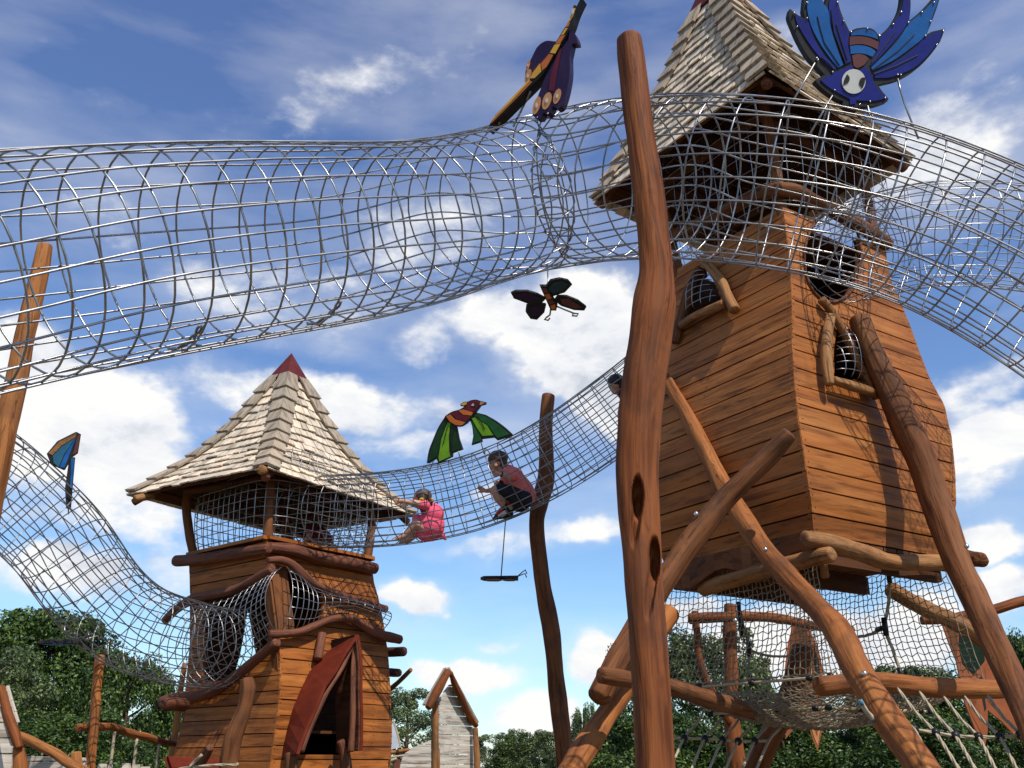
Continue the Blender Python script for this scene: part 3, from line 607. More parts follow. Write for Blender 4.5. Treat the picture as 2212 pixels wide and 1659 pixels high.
# butterfly seen edge-on, hanging from the middle tunnel
def edge_bug(name, label, u0, u1, v, D, hang, col):
    cx = (u0+u1)/2; t = thing(name, label, 'sculpture', PD(cx, v, D)); c = PD(cx, v, D); h = (u1-u0)/2/F*D
    pl2 = (c, Vector((.02, -.06, -1)))
    for sgn in (-1, 1):
        bm = MB(); o = [(-.9, .1), (-.75, .75), (-.2, .85), (.05, .2), (.35, .7), (.75, .6), (.7, .1)]
        V = [c+Vector((x*h, sgn*y*h*.6, .06*h*abs(y)*sgn*.4)) for x, y in o]; n = len(V); th = Vector((0, 0, .022))
        bm.add(V+[p+th for p in V], [tuple(range(n)), tuple(range(2*n-1, n-1, -1))]+[(i, (i+1) % n, n+(i+1) % n, n+i) for i in range(n)]); bm.build('wing', M['black'], t)
        bm = MB(); V = [c+Vector((x*.8*h, sgn*(y*.8+.06)*h*.6, .06*h*abs(y)*sgn*.4-.004)) for x, y in o]
        bm.add(V+[p-Vector((0, 0, .003)) for p in V], [tuple(range(n)), tuple(range(2*n-1, n-1, -1))]+[(i, (i+1) % n, n+(i+1) % n, n+i) for i in range(n)]); bm.build('wing_panel', M[col], t)
    bm = MB(); log_mesh(bm, [(*(c+Vector((-h*.6, 0, .02))), .018), (*(c+Vector((h*.7, 0, .02))), .022)], .05, 8, .2); bm.build('body', M['black'], t, True)
    bm = MB()
    for sgn in (-1, 1):
        a0 = c+Vector((h*.7, 0, .03)); wire(bm, [a0, a0+Vector((h*.2, sgn*.06, .03)), a0+Vector((h*.35, sgn*.1, .05)), a0+Vector((h*.42, sgn*.1, .01))], .006, 5)
    bm.build('antenna', M['steel2'], t, True)
    rod('hanging_rod', hang, c+Vector((0, 0, .04)), t, .006); return t
edge_bug('butterfly_sculpture', 'dark butterfly seen edge-on at the end of a long rod under the crouching boy', 1033, 1132, 1252, 9.6, PD(1092, 1124, 9.62), 'rust')
edge_bug('butterfly_sculpture', 'dark and blue insect seen edge-on hanging under the S-shaped tunnel', 78, 195, 1391, 7.9, PD(140, 1352, 7.95), 'blue')
# blue folded arrow-like bird standing on the S tunnel
pl = plane_at(140, 980, 7.75, (.55, -.75, -.2))
ab = thing('bird_sculpture', 'blue and grey angular bird board standing on the S-shaped tunnel', 'sculpture', PD(145, 1100, 7.75))
board('wing', 'z1', [(188, 425), (230, 375), (300, 340), (318, 350), (306, 425), (285, 440), (255, 490), (205, 468)], pl, .06, 'black', ab)
for c, p in [('log_tan', [(190, 424), (232, 378), (300, 345), (296, 360), (240, 395), (205, 432)]), ('teal', [(207, 434), (242, 397), (296, 363), (250, 430), (230, 478), (210, 462)]), ('blue', [(298, 363), (270, 435), (252, 482), (234, 478), (254, 430)]), ('rust', [(304, 358), (314, 352), (303, 420), (285, 430)])]: panel('wing_panel', 'z1', p, pl, c, ab)
board('tail', 'z1', [(275, 440), (295, 440), (285, 560), (278, 645), (262, 640), (258, 560)], pl, .04, 'black', ab, .005); panel('tail_panel', 'z1', [(278, 445), (291, 445), (281, 560), (274, 560)], pl, 'blue', ab, .01)
rod('support_rod', on_plane(*q('z1', (268, 640))[0], pl), PD(148, 1110, 7.9), ab, .006)
# ------------------------------------------------------------------ towers
class Tower:
    def __init__(s, FY, fc, rc, lc, azr, azl):
        s.FYt, s.fc, s.rc = FY, fc, rc; s.FY0 = FY[-1][1]; s.lc = lc; s.cache = {}
        s.dr = Vector((math.sin(azr), math.cos(azr), 0)); s.dl = Vector((math.sin(azl), math.cos(azl), 0))
    def X(s, curve, Y, z):
        v = proj((0, Y, z))[1]; return (interp(curve, v)-1106)/F*depth((0, Y, z))
    def corners(s, z):
        k = round(z, 3)
        if k in s.cache: return s.cache[k]
        FY = interp(s.FYt, z); Fp = Vector((s.X(s.fc, FY, z), FY, z)); out = []
        for c, dd in ((s.rc, s.dr), (s.lc, s.dl)):
            if c is None: out.append(None); continue
            w_ = 1.5
            for _ in range(40):
                x = s.X(c, FY+dd.y*w_, z); w_ = w_*.5+.5*(x-Fp.x)/dd.x
            out.append(w_)
        wr = out[0]; wl = out[1] if out[1] is not None else wr
        Rp, Lp = Fp+s.dr*wr, Fp+s.dl*wl
        s.cache[k] = (Fp, Rp, Rp+Lp-Fp, Lp); return s.cache[k]
    def edge(s, face, z):                 # corner pair of a face: 0 right, 1 back-right, 2 back-left, 3 left (as seen: a=0 at first)
        c = s.corners(z); return {'right': (c[0], c[1]), 'left': (c[0], c[3]), 'backr': (c[3], c[2]), 'backl': (c[1], c[2])}[face]
    def pt(s, face, a, z, off=0):
        A, B = s.edge(face, z); return A+(B-A)*a+s.nrm(face, z)*off
    def nrm(s, face, z):
        A, B = s.edge(face, z); A2, B2 = s.edge(face, z+.05); n = (B-A).cross((A2+B2-A-B)*.5).normalized()
        c = s.corners(z); cen = (c[0]+c[2])*.5
        return n if n.dot((A+B)*.5-cen) > 0 else -n
    def pick(s, face, u, v, off=0):       # pixel -> (a, z) on the face (or on a sheet 'off' in front of it)
        z = 3.5 if s.FY0 < 8 else 2.5; a = .5; r = ray(u, v)
        for _ in range(30):
            A, B = s.edge(face, z); n = s.nrm(face, z); p0 = A+n*off; t = (p0-CAM).dot(n)/r.dot(n); p = CAM+r*t
            z = z*.4+.6*p.z; A, B = s.edge(face, z); a = (p-n*off-A).dot(B-A)/(B-A).length_squared
        return a, z
    def P(s, face, u, v, off=0):
        a, z = s.pick(face, u, v, off); return s.pt(face, a, z, off)
def row_interval(poly, z):
    xs = []
    for (a0, z0), (a1, z1) in zip(poly, poly[1:]+poly[:1]):
        if (z0-z)*(z1-z) < 0: xs.append(a0+(a1-a0)*(z-z0)/(z1-z0))
    return (min(xs), max(xs)) if len(xs) >= 2 else None
def planks(tw, face, z0, z1, ph, openings, th=.035, amax=1.0, seed=0, a0_=0.0, top=None, bot=None, gap=.007, off=0.0, nails=False):
    mb = MB(); rnd = random.Random(seed); z = z0
    while z < z1-.01:
        h = min(ph*rnd.uniform(.88, 1.12), z1-z); sub = 3 if openings or top or bot else 1; segs = []
        zs = [z+gap*.5+(h-gap)*i/sub for i in range(sub+1)]
        joint = rnd.random() < .12
        lift = rnd.uniform(0, .006)+off; wo = Vector((R()*40, R()*40, R()*40))
        tilt = rnd.uniform(-.004, .004)
        for zb, zt in zip(zs, zs[1:]):
            def spans(zz):
                sp = [(a0_, amax)]
                for op in openings:
                    iv = row_interval(op, zz)
                    if not iv: continue
                    ns = []
                    for a, b in sp:
                        if iv[0] > a: ns.append((a, min(b, iv[0])))
                        if iv[1] < b: ns.append((max(a, iv[1]), b))
                    sp = [x for x in ns if x[1]-x[0] > .004]
                return sp
            sb_, st_ = spans(zb), spans(zt)
            zm = (zb+zt)/2
            if len(sb_) != len(st_): sb_ = st_ = spans(zm)
            for (a, b), (c, e) in zip(sb_, st_):
                if top is not None and zm > top((a+b)/2): continue
                if bot is not None and zm < bot((a+b)/2): continue
                n = tw.nrm(face, zm)
                qd = [tw.pt(face, a, zb+tilt*(a-.5), lift), tw.pt(face, b, zb+tilt*(b-.5), lift), tw.pt(face, e, zt+tilt*(e-.5), lift), tw.pt(face, c, zt+tilt*(c-.5), lift)]
                e1 = (tw.edge(face, zm)[1]-tw.edge(face, zm)[0]).normalized()
                vs = qd+[p-n*th for p in qd]
                w_ = [Vector((p.z, p.dot(n), p.dot(e1)*.11))+wo for p in vs]
                box(mb, [vs[i] for i in (4, 5, 6, 7, 0, 1, 2, 3)], [w_[i] for i in (4, 5, 6, 7, 0, 1, 2, 3)])
                if nails and zb == zs[0]:
                    for fa, fz in ((.02, .25), (.02, .75), (.5, .25), (.5, .75), (.98, .25), (.98, .75)):
                        aa, zz = a+(b-a)*fa, z+h*fz; iv_ = [row_interval(op, zz) for op in openings]
                        if any(v_ and v_[0]-.03 < aa < v_[1]+.03 for v_ in iv_): continue
                        p0 = tw.pt(face, aa+rnd.uniform(-.008, .008), zz, lift+.0012); e3 = n.cross(e1); mb.cur = 1
                        mb.add([p0+(e1*math.cos(t_*1.047)+e3*math.sin(t_*1.047))*.0055 for t_ in range(6)], [tuple(range(6))]); mb.cur = 0
        z += h
    return mb
def plank_nails(tw, face, pts):
    pass
def face_log(tw, name, face, k, pts, m, parent, off=.06, **kw):
    """log lying on a face; pts (x,y,width) in zoom k"""
    s = ZM[k][2]; out = []
    for x, y, wd, *o in pts:
        u, v = q(k, (x, y))[0]; p = tw.P(face, u, v, o[0] if o else off); out.append((*p, wd*s/2/F*depth(p)))
    mb = MB(); log_mesh(mb, out, .05, 18, **kw); return mb.build(name, M[m], parent, True)
def face_wires(tw, name, face, polyuv, nu, nv, bulge, parent, wr=.0035, m='steel'):
    """bulged wire grid over an opening given as [(a,z)...]"""
    az0, az1 = min(p[0] for p in polyuv), max(p[0] for p in polyuv); z0, z1 = min(p[1] for p in polyuv), max(p[1] for p in polyuv)
    mb = MB()
    def inside(a, z):
        iv = row_interval(polyuv, z); return iv and iv[0] <= a <= iv[1]
    def P(a, z):
        iv = row_interval(polyuv, z) or (az0, az1); f = (a-iv[0])/max(1e-4, iv[1]-iv[0]); g = (z-z0)/(z1-z0)
        return tw.pt(face, a, z, bulge*max(0, 4*f*(1-f))**.5*max(0, 4*g*(1-g))**.5)
    for i in range(1, nu+1):
        a = az0+(az1-az0)*i/(nu+1); run = [P(a, z0+(z1-z0)*t/30) for t in range(31) if inside(a, z0+(z1-z0)*t/30)]
        if len(run) > 2: wire(mb, run, wr, 5)
    for j in range(1, nv+1):
        z = z0+(z1-z0)*j/(nv+1); iv = row_interval(polyuv, z)
        if iv and iv[1]-iv[0] > .02: wire(mb, [P(iv[0]+(iv[1]-iv[0])*(.01+.98*t/20), z) for t in range(21)], wr, 5)
    return mb.build(name, M[m], parent, True)
def roof(parent, co, H, prof, capfrac, rows, seed, ridgew=.13, lean=Vector((0, 0, 0))):
    """co: eave corners F,R,B,L; prof: [(h, t)] h 1 at eave -> 0 at apex, t height fraction"""
    cen = sum(co, Vector())/4; z0 = co[0].z; rnd = random.Random(seed)
    pr = sorted(prof, reverse=True)
    ss = [0]
    half = (co[0]-co[1]).length/2
    for (h0, t0), (h1, t1) in zip(pr, pr[1:]): ss.append(ss[-1]+math.hypot((h0-h1)*half, (t1-t0)*H))
    def at(s):
        for i in range(len(ss)-1):
            if s <= ss[i+1] or i == len(ss)-2:
                f = (s-ss[i])/(ss[i+1]-ss[i]); return pr[i][0]+(pr[i+1][0]-pr[i][0])*f, pr[i][1]+(pr[i+1][1]-pr[i][1])*f
    # smooth the profile
    tab = [at(ss[-1]*i/60) for i in range(61)]
    for _ in range(12): tab = [tab[0]]+[((a[0]+2*b[0]+c[0])/4, (a[1]+2*b[1]+c[1])/4) for a, b, c in zip(tab, tab[1:], tab[2:])]+[tab[-1]]
    def at2(s):
        x = max(-1.5, min(59.999, s/ss[-1]*60)); i = max(0, int(x)); f = x-i; a, b = tab[i], tab[i+1]; return a[0]+(b[0]-a[0])*f, a[1]+(b[1]-a[1])*f
    def pos(c, s):
        h, t = at2(s); p = cen+(c-cen)*h+lean*t; p.z = z0+t*H; return p
    send = 0
    while at2(send)[0] > capfrac: send += .01
    mb = MB(); step = send/rows
    for fi in range(4):
        A, B = co[fi], co[(fi+1) % 4]
        fn = None
        for r_ in range(rows):
            s0, s1 = step*r_-(.03 if r_ else .07), step*(r_+1)+step*.25
            if r_ == rows-1: s1 = step*(r_+1)
            Wd = (pos(B, s0)-pos(A, s0)).length; x = -.02; n_ = (pos(B, s0)-pos(A, s0)).cross(pos(A, s1)-pos(A, s0)).normalized()
            if n_.z < 0: n_ = -n_
            while x < Wd:
                w_ = rnd.uniform(.08, .21); g = .004; f0, f1 = max(0, (x+g)/Wd), min(1, (x+w_-g)/Wd)
                if f1-f0 < .01: x += w_; continue
                dr = rnd.uniform(-.018, .014); tl = rnd.uniform(-.008, .008); lf = rnd.uniform(.020, .036); lf2 = lf+rnd.uniform(-.006, .006)
                def PP(f, s): a = pos(A, s); return a+(pos(B, s)-a)*f
                b0, b1, t1_, t0_ = PP(f0, s0+dr+tl), PP(f1, s0+dr-tl), PP(f1, s1), PP(f0, s1)
                wo = Vector((R()*40, R()*40, R()*40)); e1 = (b1-b0).normalized(); e2 = (t0_-b0).normalized()
                vs = [b0+n_*(lf-.012), b1+n_*(lf2-.012), t1_-n_*.006, t0_-n_*.006, b0+n_*(lf+.004), b1+n_*(lf2+.004), t1_+n_*.002, t0_+n_*.002]
                box(mb, vs, [Vector((p.dot(e1), p.dot(n_), p.dot(e2)*.12))+wo for p in vs]); x += w_
    sh = mb.build('shingle_roof', M['shingle'], parent)
    for fi in range(4):
        mb = MB(); c, a, b = co[fi], co[fi-1], co[(fi+1) % 4]
        nr = int(rows*.7)
        for r_ in range(nr):
            st_ = send/nr; s0, s1 = st_*r_-.04, min(send+.03, st_*(r_+1)+.03); j = rnd.uniform(-.006, .006)
            nn_ = []
            for o_ in (a, b):
                d_ = (pos(o_, s0)-pos(c, s0)).normalized(); v_ = d_.cross(pos(c, s1)-pos(c, s0)).normalized(); nn_.append(v_ if v_.z > 0 else -v_)
            nb = (nn_[0]+nn_[1]).normalized(); kb = 1/max(.4, nb.dot(nn_[0]))
            for o_ in (a, b):
                d0 = (pos(o_, s0)-pos(c, s0)).normalized(); d1 = (pos(o_, s1)-pos(c, s1)).normalized()
                d2 = (pos(b if o_ is a else a, s0)-pos(c, s0)).normalized()
                n_ = d0.cross(pos(c, s1)-pos(c, s0)).normalized()
                if n_.z < 0: n_ = -n_
                w0, w1 = ridgew+j, ridgew*.8+j; l0, l1 = .070, .036
                cx = (Vector((0, 0, 1))-d0*0).normalized()
                wdt0 = min(w0, (pos(o_, s0)-pos(c, s0)).length*.45); wdt1 = min(w1, (pos(o_, s1)-pos(c, s1)).length*.45)
                e = [pos(c, s0+j), pos(c, s0+j)+d0*wdt0, pos(c, s1)+d1*wdt1, pos(c, s1)]; g_ = d0*.0008
                vs = [e[0]+nb*kb*(l0-.026)+g_, e[1]+n_*(l0-.026), e[2]+n_*(l1-.02), e[3]+nb*kb*(l1-.02)+g_, e[0]+nb*kb*l0+g_, e[1]+n_*l0, e[2]+n_*l1, e[3]+nb*kb*l1+g_]
                e2 = (pos(c, s1)-pos(c, s0)).normalized(); wo = Vector((R()*40, R()*40, R()*40))
                box(mb, vs, [Vector((p.dot(d0), p.dot(n_), p.dot(e2)*.12))+wo for p in vs])
        mb.build('ridge_boards', M['ridge'], sh)
    mb = MB(); sc = send-.02; base_ = [pos(c, sc)+(pos(c, sc)-pos((co[(i+2) % 4]), sc)).normalized()*.05+Vector((0, 0, .01)) for i, c in enumerate(co)]
    ap = Vector((cen.x, cen.y, z0+H))+lean; mb.add(base_+[ap], [(0, 1, 4), (1, 2, 4), (2, 3, 4), (3, 0, 4), (3, 2, 1, 0)])
    mb.build('roof_cap', M['maroon'], sh)
    # underside boards
    mb = MB()
    for fi in range(4):
        A, B = co[fi], co[(fi+1) % 4]; nb = 14
        for r_ in range(nb):
            s0, s1 = send*r_/nb+.01, send*(r_+1)/nb-.003
            a0, b0, b1, a1 = pos(A, s0), pos(B, s0), pos(B, s1), pos(A, s1); n_ = (b0-a0).cross(a1-a0).normalized()
            if n_.z < 0: n_ = -n_
            slab(mb, [p-n_*.045 for p in (a0, b0, b1, a1)], n_, .03)
    mb.build('roof_lining', M['plank_shaded'], parent)
    for c in co:                                   # hip rafters: round poles showing under the eave corners
        o_ = (c-cen).normalized(); pts = []
        for s in (0, .3*ss[-1], .7*ss[-1]):
            p = pos(c, s)-Vector((0, 0, .10))+o_*(.0 if s else -.02); pts.append((*p, .042))
        mb = MB(); log_mesh(mb, pts, .08, 12); mb.build('hip_rafter', M['log_dark'], parent, True)  # dark wood picked to paint in the shade under the roof
    return pos
def cage(tw, z0, z1, parent, infl, bulge, nv=56, nr=9, wr=.004, m='steel', power=5.0):
    c = tw.corners(z0); cen = (c[0]+c[2])*.5; ex = (c[1]-c[0])*.5; ey = (c[3]-c[0])*.5; mb = MB()
    def P(th, z):
        g = (z-z0)/(z1-z0); cs, sn = math.cos(th), math.sin(th); k = 1/(abs(cs)**power+abs(sn)**power)**(1/power)
        s = infl+bulge*math.sin(math.pi*min(1, .08+.9*g))**.7; q_ = cen+ex*(cs*k*s)+ey*(sn*k*s); q_.z = z; return q_
    for i in range(nv): wire(mb, [P(2*math.pi*i/nv, z0+(z1-z0)*j/12) for j in range(13)], wr, 4)
    for j in range(nr+1): wire(mb, [P(2*math.pi*i/96, z0+.03+(z1-z0-.06)*j/nr) for i in range(96)], wr, 4, True)
    return mb.build('wire_cage', M[m], parent, True)
rad_ = math.radians
# ---------- big tower
BF = q('ov', (1689, 443), (1705, 542), (1712, 680), (1710, 743), (1718, 856), (1726, 918), (1737, 981), (1743, 1035), (1751, 1081), (1757, 1148), (1762, 1200))
BR = q('ov', (1912, 490), (1912, 542), (1924, 605), (1965, 701), (2006, 814), (2040, 876), (2054, 939), (2063, 1023), (2065, 1085), (2052, 1160), (2040, 1215))
BT = Tower([(2.9, 6.22), (3.2, 6.13), (3.6, 6.09), (4.1, 6.14), (4.8, 6.26), (5.3, 6.35), (5.6, 6.4)], [(v, u) for u, v in BF], [(v, u) for u, v in BR], None, rad_(57), rad_(-33))
ZB0, ZB1 = 2.93, 5.61
big = thing('play_tower', 'large orange plank tower on log legs with steep shingle roof and round hole', 'tower', (*(sum((c for c in BT.corners(3.0)), Vector())/4)[:2], 0), 'wooden play towers')
opR = [BT.pick('right', *p) for p in q('ov', *[(1797+61*math.cos(t)-22*math.sin(t)*.55, 557+96*math.sin(t)+26*math.cos(t)*.6) for t in [i*math.pi/12 for i in range(24)]])]
winR = [BT.pick('right', *p) for p in q('z3', (1245, 385), (1228, 520), (1228, 650), (1300, 672), (1395, 690), (1350, 560), (1300, 450))]
winL = [BT.pick('left', *p) for p in q('z3', (560, 85), (500, 180), (475, 260), (455, 345), (560, 300), (650, 262), (615, 170))]
for fc_, ops, nm in (('right', [opR, winR], 'plank_wall'), ('left', [winL], 'plank_wall'), ('backr', [], 'plank_wall'), ('backl', [], 'plank_wall')):
    planks(BT, fc_, ZB0, ZB1, .142, ops, gap=.012, nails=True, seed=hash(fc_) % 97 if False else {'right': 3, 'left': 8, 'backr': 1, 'backl': 2}[fc_]).build(nm, [M['plank_big'], M['clip']], big)
    planks(BT, fc_, ZB0, ZB1, .31, ops, th=.012, seed=44, a0_=.03, amax=.97, gap=.002, off=-.045).build('light_block_lining', M['plank_shaded'], big)  # dark layer added behind the planks to stop light through the gaps
mb = MB(); c = BT.corners(ZB0)                              # floor: boards on joists
for i in range(10):
    a, b = i/10+.004, (i+1)/10-.004
    slab(mb, [c[0]+(c[1]-c[0])*a-Vector((0, 0, .03)), c[0]+(c[1]-c[0])*b-Vector((0, 0, .03)), c[3]+(c[2]-c[3])*b-Vector((0, 0, .03)), c[3]+(c[2]-c[3])*a-Vector((0, 0, .03))], Vector((0, 0, 1)), .025)
mb.build('floor_boards', M['log_shade'], big)
mb = MB()
mb_ = None
for a in (.06, .5, .94):
    mb = MB()
    p0, p1 = c[0]+(c[3]-c[0])*a, c[1]+(c[2]-c[1])*a; e = (p1-p0).normalized(); n_ = Vector((-e.y, e.x, 0))
    qd = [p0-n_*.03-Vector((0, 0, .17)), p1-n_*.03-Vector((0, 0, .17)), p1+n_*.03-Vector((0, 0, .17)), p0+n_*.03-Vector((0, 0, .17))]; slab(mb, qd, Vector((0, 0, 1)), .135); mb.build('floor_joist', M['plank_shaded'], big)
mb = MB(); c = BT.corners(ZB1-.12)
for i in range(9):
    a, b = .03+.94*i/9+.003, .03+.94*(i+1)/9-.003; e_ = .62 if i < 4 else .97
    slab(mb, [c[0]+(c[1]-c[0])*a+(c[3]-c[0])*.03, c[0]+(c[1]-c[0])*b+(c[3]-c[0])*.03, c[0]+(c[1]-c[0])*b+(c[3]-c[0])*e_, c[0]+(c[1]-c[0])*a+(c[3]-c[0])*e_], Vector((0, 0, 1)), .025)
mb.build('shade_deck', M['plank_shaded'], big)  # deck added to keep the tower dark behind hole and windows
mb = MB()                                                   # shaped fascia board under the left wall
Q = [BT.pt('left', a, ZB0, -.02) for a in [i/16 for i in range(17)]]; n_ = BT.nrm('left', ZB0); n_ = Vector((n_.x, n_.y, 0)).normalized()
for i in range(16):
    f0, f1 = i/16, (i+1)/16; d0 = .10+.10*math.sin(f0*6.28*1.0+2.6)**2; d1 = .10+.10*math.sin(f1*6.28+2.6)**2
    slab(mb, [Q[i]-Vector((0, 0, d0)), Q[i+1]-Vector((0, 0, d1)), Q[i+1]+Vector((0, 0, .02)), Q[i]+Vector((0, 0, .02))], n_, .05)
mb.build('fascia_board', M['log_shade'], big)
# windows: driftwood frames with bulged wire
fl = face_log(BT, 'window_frame', 'left', 'z3', [(560, 60, 46), (600, 100, 52), (650, 170, 56), (680, 240, 52), (715, 310, 60)], 'log_tan', big)
face_log(BT, 'window_frame', 'left', 'z3', [(535, 90, 36), (490, 190, 50), (450, 310, 54), (405, 475, 50)], 'log_shade', big, .05)
face_log(BT, 'window_frame', 'left', 'z3', [(440, 390, 44), (530, 335, 46), (660, 280, 50)], 'log_tan', big, .07)
face_wires(BT, 'window_wire', 'left', winL, 4, 6, .12, big, .004)
face_log(BT, 'window_frame', 'right', 'z3', [(1215, 345, 52), (1195, 440, 56), (1192, 560, 62), (1207, 690, 48)], 'log_tan', big, .08)
face_log(BT, 'window_frame', 'right', 'z3', [(1165, 255, 44), (1215, 310, 44), (1285, 430, 44), (1350, 560, 46), (1420, 680, 50), (1450, 760, 46)], 'log_tan', big, .05)
face_log(BT, 'window_frame', 'right', 'z3', [(1230, 672, 44), (1320, 700, 54), (1425, 730, 52)], 'log_tan', big, .08)
face_wires(BT, 'window_wire', 'right', winR, 4, 7, .12, big, .004)
mb = MB(); wire(mb, [BT.pt('right', a, z, .01) for a, z in opR], .012, 6, True); mb.build('hole_rim', M['log_dark'], big, True)
# open belvedere under the roof: sill logs, posts, cage
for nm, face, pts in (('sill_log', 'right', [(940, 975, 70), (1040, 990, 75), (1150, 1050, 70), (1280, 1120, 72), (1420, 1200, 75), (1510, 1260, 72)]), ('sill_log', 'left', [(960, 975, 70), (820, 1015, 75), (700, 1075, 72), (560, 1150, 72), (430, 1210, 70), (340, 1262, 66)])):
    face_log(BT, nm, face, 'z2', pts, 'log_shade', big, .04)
EV = [Vector((1.98, 5.9, 6.5)), Vector((3.5, 7.03, 6.5)), Vector((2.34, 8.77, 6.5)), Vector((.82, 7.64, 6.5))]
BPROF = [(1, 0), (.8, .16), (.6, .32), (.467, .442), (.353, .555), (.142, .814), (0, 1)]
roof(big, EV, 2.66, BPROF, .20, 16, 5, .17, Vector((-.10, 0, 0)))
cb = BT.corners(ZB1)
for i in range(4):
    p0 = cb[i]+(sum(cb, Vector())/4-cb[i]).normalized()*.06; p1 = EV[i]+(sum(EV, Vector())/4-EV[i])*.32+Vector((0, 0, .5))
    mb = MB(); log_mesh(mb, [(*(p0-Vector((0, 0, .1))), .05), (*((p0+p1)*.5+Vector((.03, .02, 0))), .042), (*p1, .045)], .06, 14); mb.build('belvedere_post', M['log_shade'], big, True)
cage(BT, ZB1+.02, 6.95, big, 1.05, .22, 44, 8, .0032)
for i in range(4):
    a, b = EV[i], EV[(i+1) % 4]; d_ = (sum(EV, Vector())/4-(a+b)/2).normalized()*.42
    mb = MB(); log_mesh(mb, [(*(a+(b-a)*.2+d_+Vector((0, 0, .06))), .045), (*((a+b)/2+d_+Vector((0, 0, .05))), .05), (*(a+(b-a)*.8+d_+Vector((0, 0, .06))), .045)], .1, 12); mb.build('eave_beam', M['plank_shaded'], big, True)  # beam colour darkened for the shade below the eaves
# legs and braces bolted to the big tower
def PLOG(name, k, pts, m, parent, Y=None, **kw): return LOG(name, k, pts, m, parent, Y, **kw)
ov = 'ov'
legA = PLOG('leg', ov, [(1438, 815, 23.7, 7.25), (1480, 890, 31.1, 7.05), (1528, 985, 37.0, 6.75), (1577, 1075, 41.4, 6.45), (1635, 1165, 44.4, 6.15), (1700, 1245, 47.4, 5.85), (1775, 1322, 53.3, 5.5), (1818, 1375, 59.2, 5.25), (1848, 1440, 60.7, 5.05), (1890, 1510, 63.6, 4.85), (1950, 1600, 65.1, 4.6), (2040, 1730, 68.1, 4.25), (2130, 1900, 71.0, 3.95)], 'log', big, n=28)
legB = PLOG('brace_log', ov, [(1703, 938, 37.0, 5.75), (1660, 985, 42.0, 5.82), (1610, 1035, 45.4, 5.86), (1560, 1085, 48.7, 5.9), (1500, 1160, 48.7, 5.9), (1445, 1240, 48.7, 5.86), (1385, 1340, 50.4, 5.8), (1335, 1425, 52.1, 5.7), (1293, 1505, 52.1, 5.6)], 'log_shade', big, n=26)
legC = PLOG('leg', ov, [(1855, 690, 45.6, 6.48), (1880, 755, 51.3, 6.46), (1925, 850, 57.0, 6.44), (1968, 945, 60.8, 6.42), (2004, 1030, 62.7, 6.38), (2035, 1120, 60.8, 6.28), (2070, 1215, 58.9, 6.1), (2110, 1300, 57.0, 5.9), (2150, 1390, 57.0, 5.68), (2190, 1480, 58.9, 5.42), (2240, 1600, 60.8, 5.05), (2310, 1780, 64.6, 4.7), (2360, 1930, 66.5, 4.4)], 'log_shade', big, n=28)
PLOG('leg', ov, [(1445, 1325, 42.9, 6.9), (1400, 1395, 44.4, 6.6), (1345, 1490, 47.4, 6.2), (1300, 1560, 50.3, 5.9), (1255, 1630, 53.3, 5.6), (1210, 1705, 54.8, 5.35), (1130, 1850, 59.2, 4.9)], 'log', big, n=24)
PLOG('leg', ov, [(1735, 1400, 42, 8.1), (1715, 1475, 44, 8.2), (1690, 1540, 46, 8.35), (1660, 1600, 48, 8.5), (1632, 1670, 50, 8.7), (1590, 1770, 52, 9.0)], 'log_shade', big)
PLOG('leg', ov, [(1925, 1275, 34, 8.0), (1985, 1308, 36, 8.15), (2054, 1340, 36, 8.35), (2110, 1372, 38, 8.5), (2160, 1420, 38, 8.7), (2230, 1520, 40, 9.0), (2330, 1680, 42, 9.4)], 'log_tan', big)
PLOG('beam_log', ov, [(1740, 1165, 36.8, 6.0), (1790, 1172, 40.5, 6.08), (1850, 1190, 38.6, 6.25), (1920, 1213, 36.8, 6.5), (1985, 1215, 36.8, 6.7), (2050, 1217, 36.8, 6.9)], 'log_tan', big)
PLOG('beam_log', ov, [(1795, 1198, 36, 5.96), (1755, 1207, 38, 6.08), (1690, 1222, 36, 6.35), (1610, 1245, 34, 6.75), (1520, 1272, 32, 7.2)], 'log_tan', big)
PLOG('beam_log', ov, [(1770, 1482, 40.6, 5.6), (1820, 1478, 39.0, 5.68), (1900, 1474, 40.6, 5.85), (1990, 1482, 43.7, 6.05), (2080, 1488, 42.1, 6.25), (2165, 1488, 37.4, 6.45)], 'log', big)
PLOG('beam_log', ov, [(1300, 1458, 34.4, 5.35), (1360, 1468, 36.1, 5.5), (1440, 1482, 37.7, 5.8), (1510, 1503, 37.7, 6.2), (1570, 1522, 36.1, 6.7), (1640, 1540, 32.8, 7.3)], 'log_shade', big)
PLOG('peg_log', ov, [(1778, 1215, 16, 6.3), (1782, 1245, 18, 6.35)], 'log_tan', big); PLOG('peg_log', ov, [(2090, 1205, 34, 7.0), (2118, 1210, 32, 6.6)], 'log_shade', big)
for u, v, Y in ((1653, 1187, 5.9), (1867, 1455, 4.88), (1588, 1340, 6.6), (2088, 1180, 5.75), (1504, 1110, 5.85)): mb = MB(); ball(mb, PY(u, v, Y), .016, 10); mb.build('bolt_head', M['bolt'], big, True)
